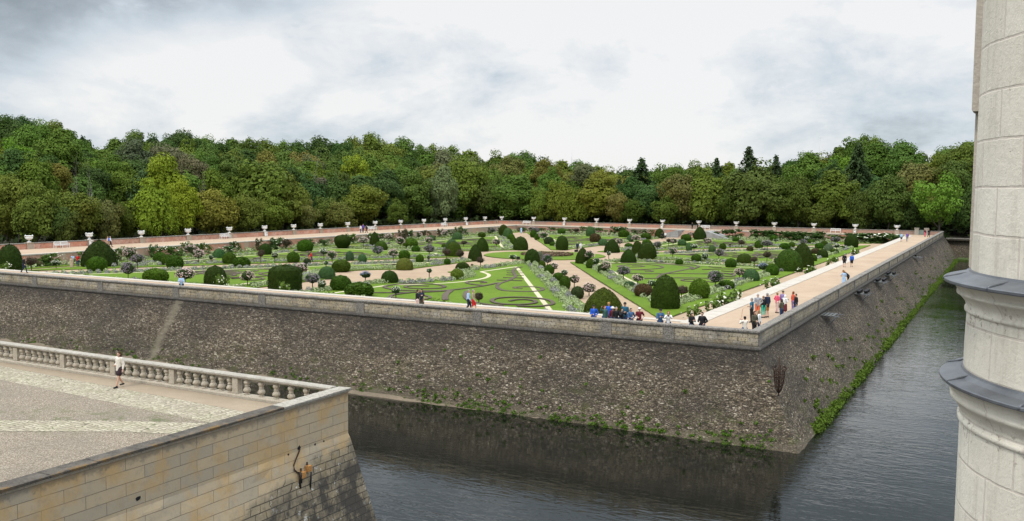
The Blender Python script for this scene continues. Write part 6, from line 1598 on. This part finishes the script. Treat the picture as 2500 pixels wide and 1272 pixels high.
o = person(1612, 'man in faded denim shirt and dark cap looking at his phone', ytop=755.5, h=1.76, ps='phone', rz=R_(185), top='denim', hair='darkh', hat='black', bot='jeans', clamp=CG)
held('phone', 'phone held by the man in the faded denim shirt', 'phone', o, (0, .38, 1.30), (.08, .02, .15), M['black'])
o = person(1631.5, 'woman in white top holding a phone beside the man in denim', ytop=760.5, h=1.64, ps='photo', rz=R_(170), top='white', hair='redh', hk='bob', clamp=CG)
held('phone', 'phone raised by the woman in the white top', 'phone', o, (0, .42, 1.50), (.08, .02, .15), M['black'])
person(1688.5, 'woman with long dark hair in black jacket near the promenade corner', ytop=767, h=1.64, ps='phone', rz=R_(205), top='black', hair='darkh', hk='long', clamp=CG)
person(1714, 'man in black jacket with backpack turning near the promenade corner', ytop=766, h=1.74, ps='hip', rz=R_(150), top='black', hair='darkh', pack='black', clamp=CG)
o = person(1818, 'woman in cream top photographing, seen from behind at the corner parapet', ytop=774, h=1.66, ps='photo', rz=R_(20), top='cream', hair='darkh', hk='short', loose=.01, clamp=('v', .95, 2.))
held('phone', 'phone held up by the woman in cream at the corner', 'phone', o, (0, .42, 1.50), (.16, .02, .08), M['black'])
person(1842, 'brown haired woman in olive jacket at the corner parapet', ytop=760, h=1.70, ps='hip', rz=R_(210), top='olive', hair='brownh', hk='long', bot='black', clamp=('u', .85, 3))
person(1853, 'woman with long blond hair in white top behind the olive jacket', ytop=757.5, h=1.68, ps='stand', rz=R_(250), top='white', hair='blond', hk='long', clamp=('u', .85, 3))
o = person(1836, 'grey haired man in blue polo leaning on a walking stick', ytop=727.5, h=1.78, ps='hip', rz=R_(60), top='teal', tl=0, bot='black', hair='greyh')
m = Matrix.Translation(o.location); mb = MB(); mb.tube([(-.75, .1, 0), (-.62, .12, .95), (-.55, .12, .98)], .014, 6); q = obj('walking_stick', mb.me('walking_stick', M['wood']), None, o.location); tag(q, 'thin wooden walking stick planted beside the man in blue polo', 'walking stick')
person(1850.5, 'man in grey hooded top and salmon shorts facing the group', ytop=718, h=1.80, ps='hip', rz=R_(165), top='grey', bot='salmon', bk='shorts', hair='greyh')
person(1862.5, 'blond woman in black jumper and turquoise trousers seen from behind', yfoot=776, h=1.66, ps='stand', rz=R_(20), top='black', bot='turq', bk='capri', hair='blond', hk='short')
person(1872, 'man in navy jacket and tan shorts standing with the group', yfoot=775, h=1.84, ps='stand', rz=R_(30), top='navy', loose=.015, bot='tan', bk='shorts', hair='greyh')
person(1896.5, 'blond woman in bright pink top with dark bag at her waist', yfoot=764, h=1.60, ps='hip', rz=R_(-70), top='pink', tl=1, bot='palep', bk='trousers', hair='blond', hk='short')
person(1911.5, 'man in lilac shirt and green cap talking near the parapet', ytop=710, h=1.76, ps='stand', rz=R_(-60), top='lilac', bot='grey', hair=None, hat='olive')
o = person(1916.5, 'white haired woman in white top and burgundy skirt holding a phone', ytop=719.6, h=1.64, ps='phone', rz=R_(-60), top='white', bot='burg', bk='skirt', hair='white', hk='bob')
held('phone', 'phone held out by the white haired woman', 'phone', o, (0, .40, 1.28), (.08, .02, .15), M['black'])
person(1908.5, 'short dark haired woman in olive top close to the right parapet', ytop=731, h=1.56, ps='hip', rz=R_(30), top='olive', hair='darkh', hk='bob', clamp=('u', .85, 3))
person(1936.5, 'red haired woman in coral top at the right parapet', ytop=712, h=1.66, ps='stand', rz=R_(-80), top='orange', hair='redh', hk='bob', bot='lilac', clamp=('u', 1.0, 4))
person(1943, 'person in dark navy jacket beside the red haired woman', ytop=717.5, h=1.64, ps='stand', rz=R_(100), top='black', loose=.01, hair='brownh', clamp=('u', .85, 3))
person(2060.5, 'woman in straw hat and pale blue dress leaning at the right parapet', ytop=661, h=1.62, ps='hip', rz=R_(-40), top='lblue', tl=0, bot='lblue', bk='dress', hair='brownh', hat='tan', hatk='brim', clamp=('u', .9, 3))
person(2071, 'person in black bending over beside the woman in straw hat', ytop=658, h=1.80, ps='lean', rz=R_(75), top='black', tl=0, bot='black', hair='darkh', clamp=('u', .9, 3))
person(2061, 'person in black top and long black shorts walking away on the right promenade', yfoot=652, h=1.74, ps='stand', rz=R_(-20), top='black', bot='black', bk='shorts', hair='greyh')
person(2079, 'person with blue backpack and black shorts walking away', yfoot=652, h=1.66, ps='walk', rz=R_(-20), top='blue', pack='blue', bot='black', bk='shorts', hair='greyh')
person(2200.4, 'person in light blue top and black shorts far along the right promenade', yfoot=590, h=1.68, ps='walk', rz=R_(-20), top='lblue', pack='lblue', bot='black', bk='shorts', hair='greyh')
person(2214.7, 'person in purple top and grey trousers far along the right promenade', yfoot=590, h=1.78, ps='walk', rz=R_(-20), top='purple', bot='grey', hair='greyh')
person(2258, 'distant person in dark top and pink trousers by the gate', yfoot=578, h=1.70, ps='stand', rz=R_(180), top='burg', bot='pink', hair='darkh')
person(2267, 'distant person all in black beside the gate', yfoot=579, h=1.76, ps='walk', rz=R_(180), top='black', bot='black', hair='darkh')
person(263.5, 'woman in pale pink top walking along the brick wall left promenade', yfoot=602, h=1.64, ps='walk', rz=R_(-60), top='palep', bot='khaki', hair='blond', hk='bob')
person(269.5, 'man in white shirt with blue backpack walking by the brick wall', yfoot=603.6, h=1.74, ps='walk', rz=R_(-60), top='white', pack='blue', bot='black', hair='greyh')
person(880.5, 'distant visitor in white and red top by the brick wall', yfoot=568, h=1.66, ps='stand', rz=R_(150), top='white', bot='denim', hair='blond')
person(886.5, 'distant tall visitor in purple jacket by the brick wall', yfoot=568, h=1.90, ps='stand', rz=R_(200), top='purple', bot='navy', hair='darkh')
person(895, 'distant visitor in dark clothes with a bag by the bench', yfoot=568.5, h=1.74, ps='walk', rz=R_(120), top='black', pack='white', bot='black', hair='darkh')
GP = GZ + .02
person(174.5, 'small figure in long beige dress in the left garden', yfoot=655, z=GP, h=1.55, ps='stand', rz=R_(180), top='beige', bot='beige', bk='dress', hair='brownh')
person(178, 'man in light blue shirt with dark shoulder bag in the left garden', yfoot=651.5, z=GP, h=1.75, ps='phone', rz=R_(180), top='lblue', tl=0, bot='khaki', hair='darkh')
person(190, 'man in red polo shirt and blue jeans in the left garden', yfoot=652, z=GP, h=1.75, ps='hip', rz=R_(180), top='red', tl=0, bot='jeans', hair='darkh')
person(755.5, 'man in brown jacket walking between the near left beds', yfoot=639, z=GP, h=1.75, ps='walk', rz=R_(-60), top='olive', bot='salmon', hair='darkh')
person(760, 'woman in red jacket and jeans walking between the near left beds', yfoot=640.6, z=GP, h=1.64, ps='walk', rz=R_(-70), top='red', bot='jeans', hair='brownh', hk='bob')
person(1409.5, 'person in dark coat standing behind the central lawn', yfoot=614, z=GP, h=1.76, ps='stand', rz=R_(160), top='navy', loose=.02, bot='black', hair='greyh')
person(1417.5, 'person in pale coat with pink bag standing behind the central lawn', yfoot=613.5, z=GP, h=1.66, ps='hip', rz=R_(200), top='white', loose=.02, bot='white', hair='greyh')
person(1272.6, 'distant person in pale blue dress at the far end of the diagonal path', yfoot=570, z=GP, h=1.65, ps='walk', rz=R_(180), top='lblue', bot='lblue', bk='dress', hair='greyh')
person(1690, 'distant person in black on the far promenade left of the bench', yfoot=559.5, h=1.72, ps='stand', rz=R_(180), top='black', bot='black', hair='brownh')
person(1703, 'distant person in black on the far promenade beside the bench', yfoot=560, h=1.72, ps='hip', rz=R_(150), top='black', bot='black', hair='darkh')
person(1624.5, 'distant person in white top near the foot of the far stairs', yfoot=584, z=GP, h=1.72, ps='walk', rz=R_(180), top='white', bot='black', hair='darkh')
person(1616, 'distant person in black near the foot of the far stairs', yfoot=584.5, z=GP, h=1.66, ps='walk', rz=R_(170), top='black', bot='black', hair='darkh')
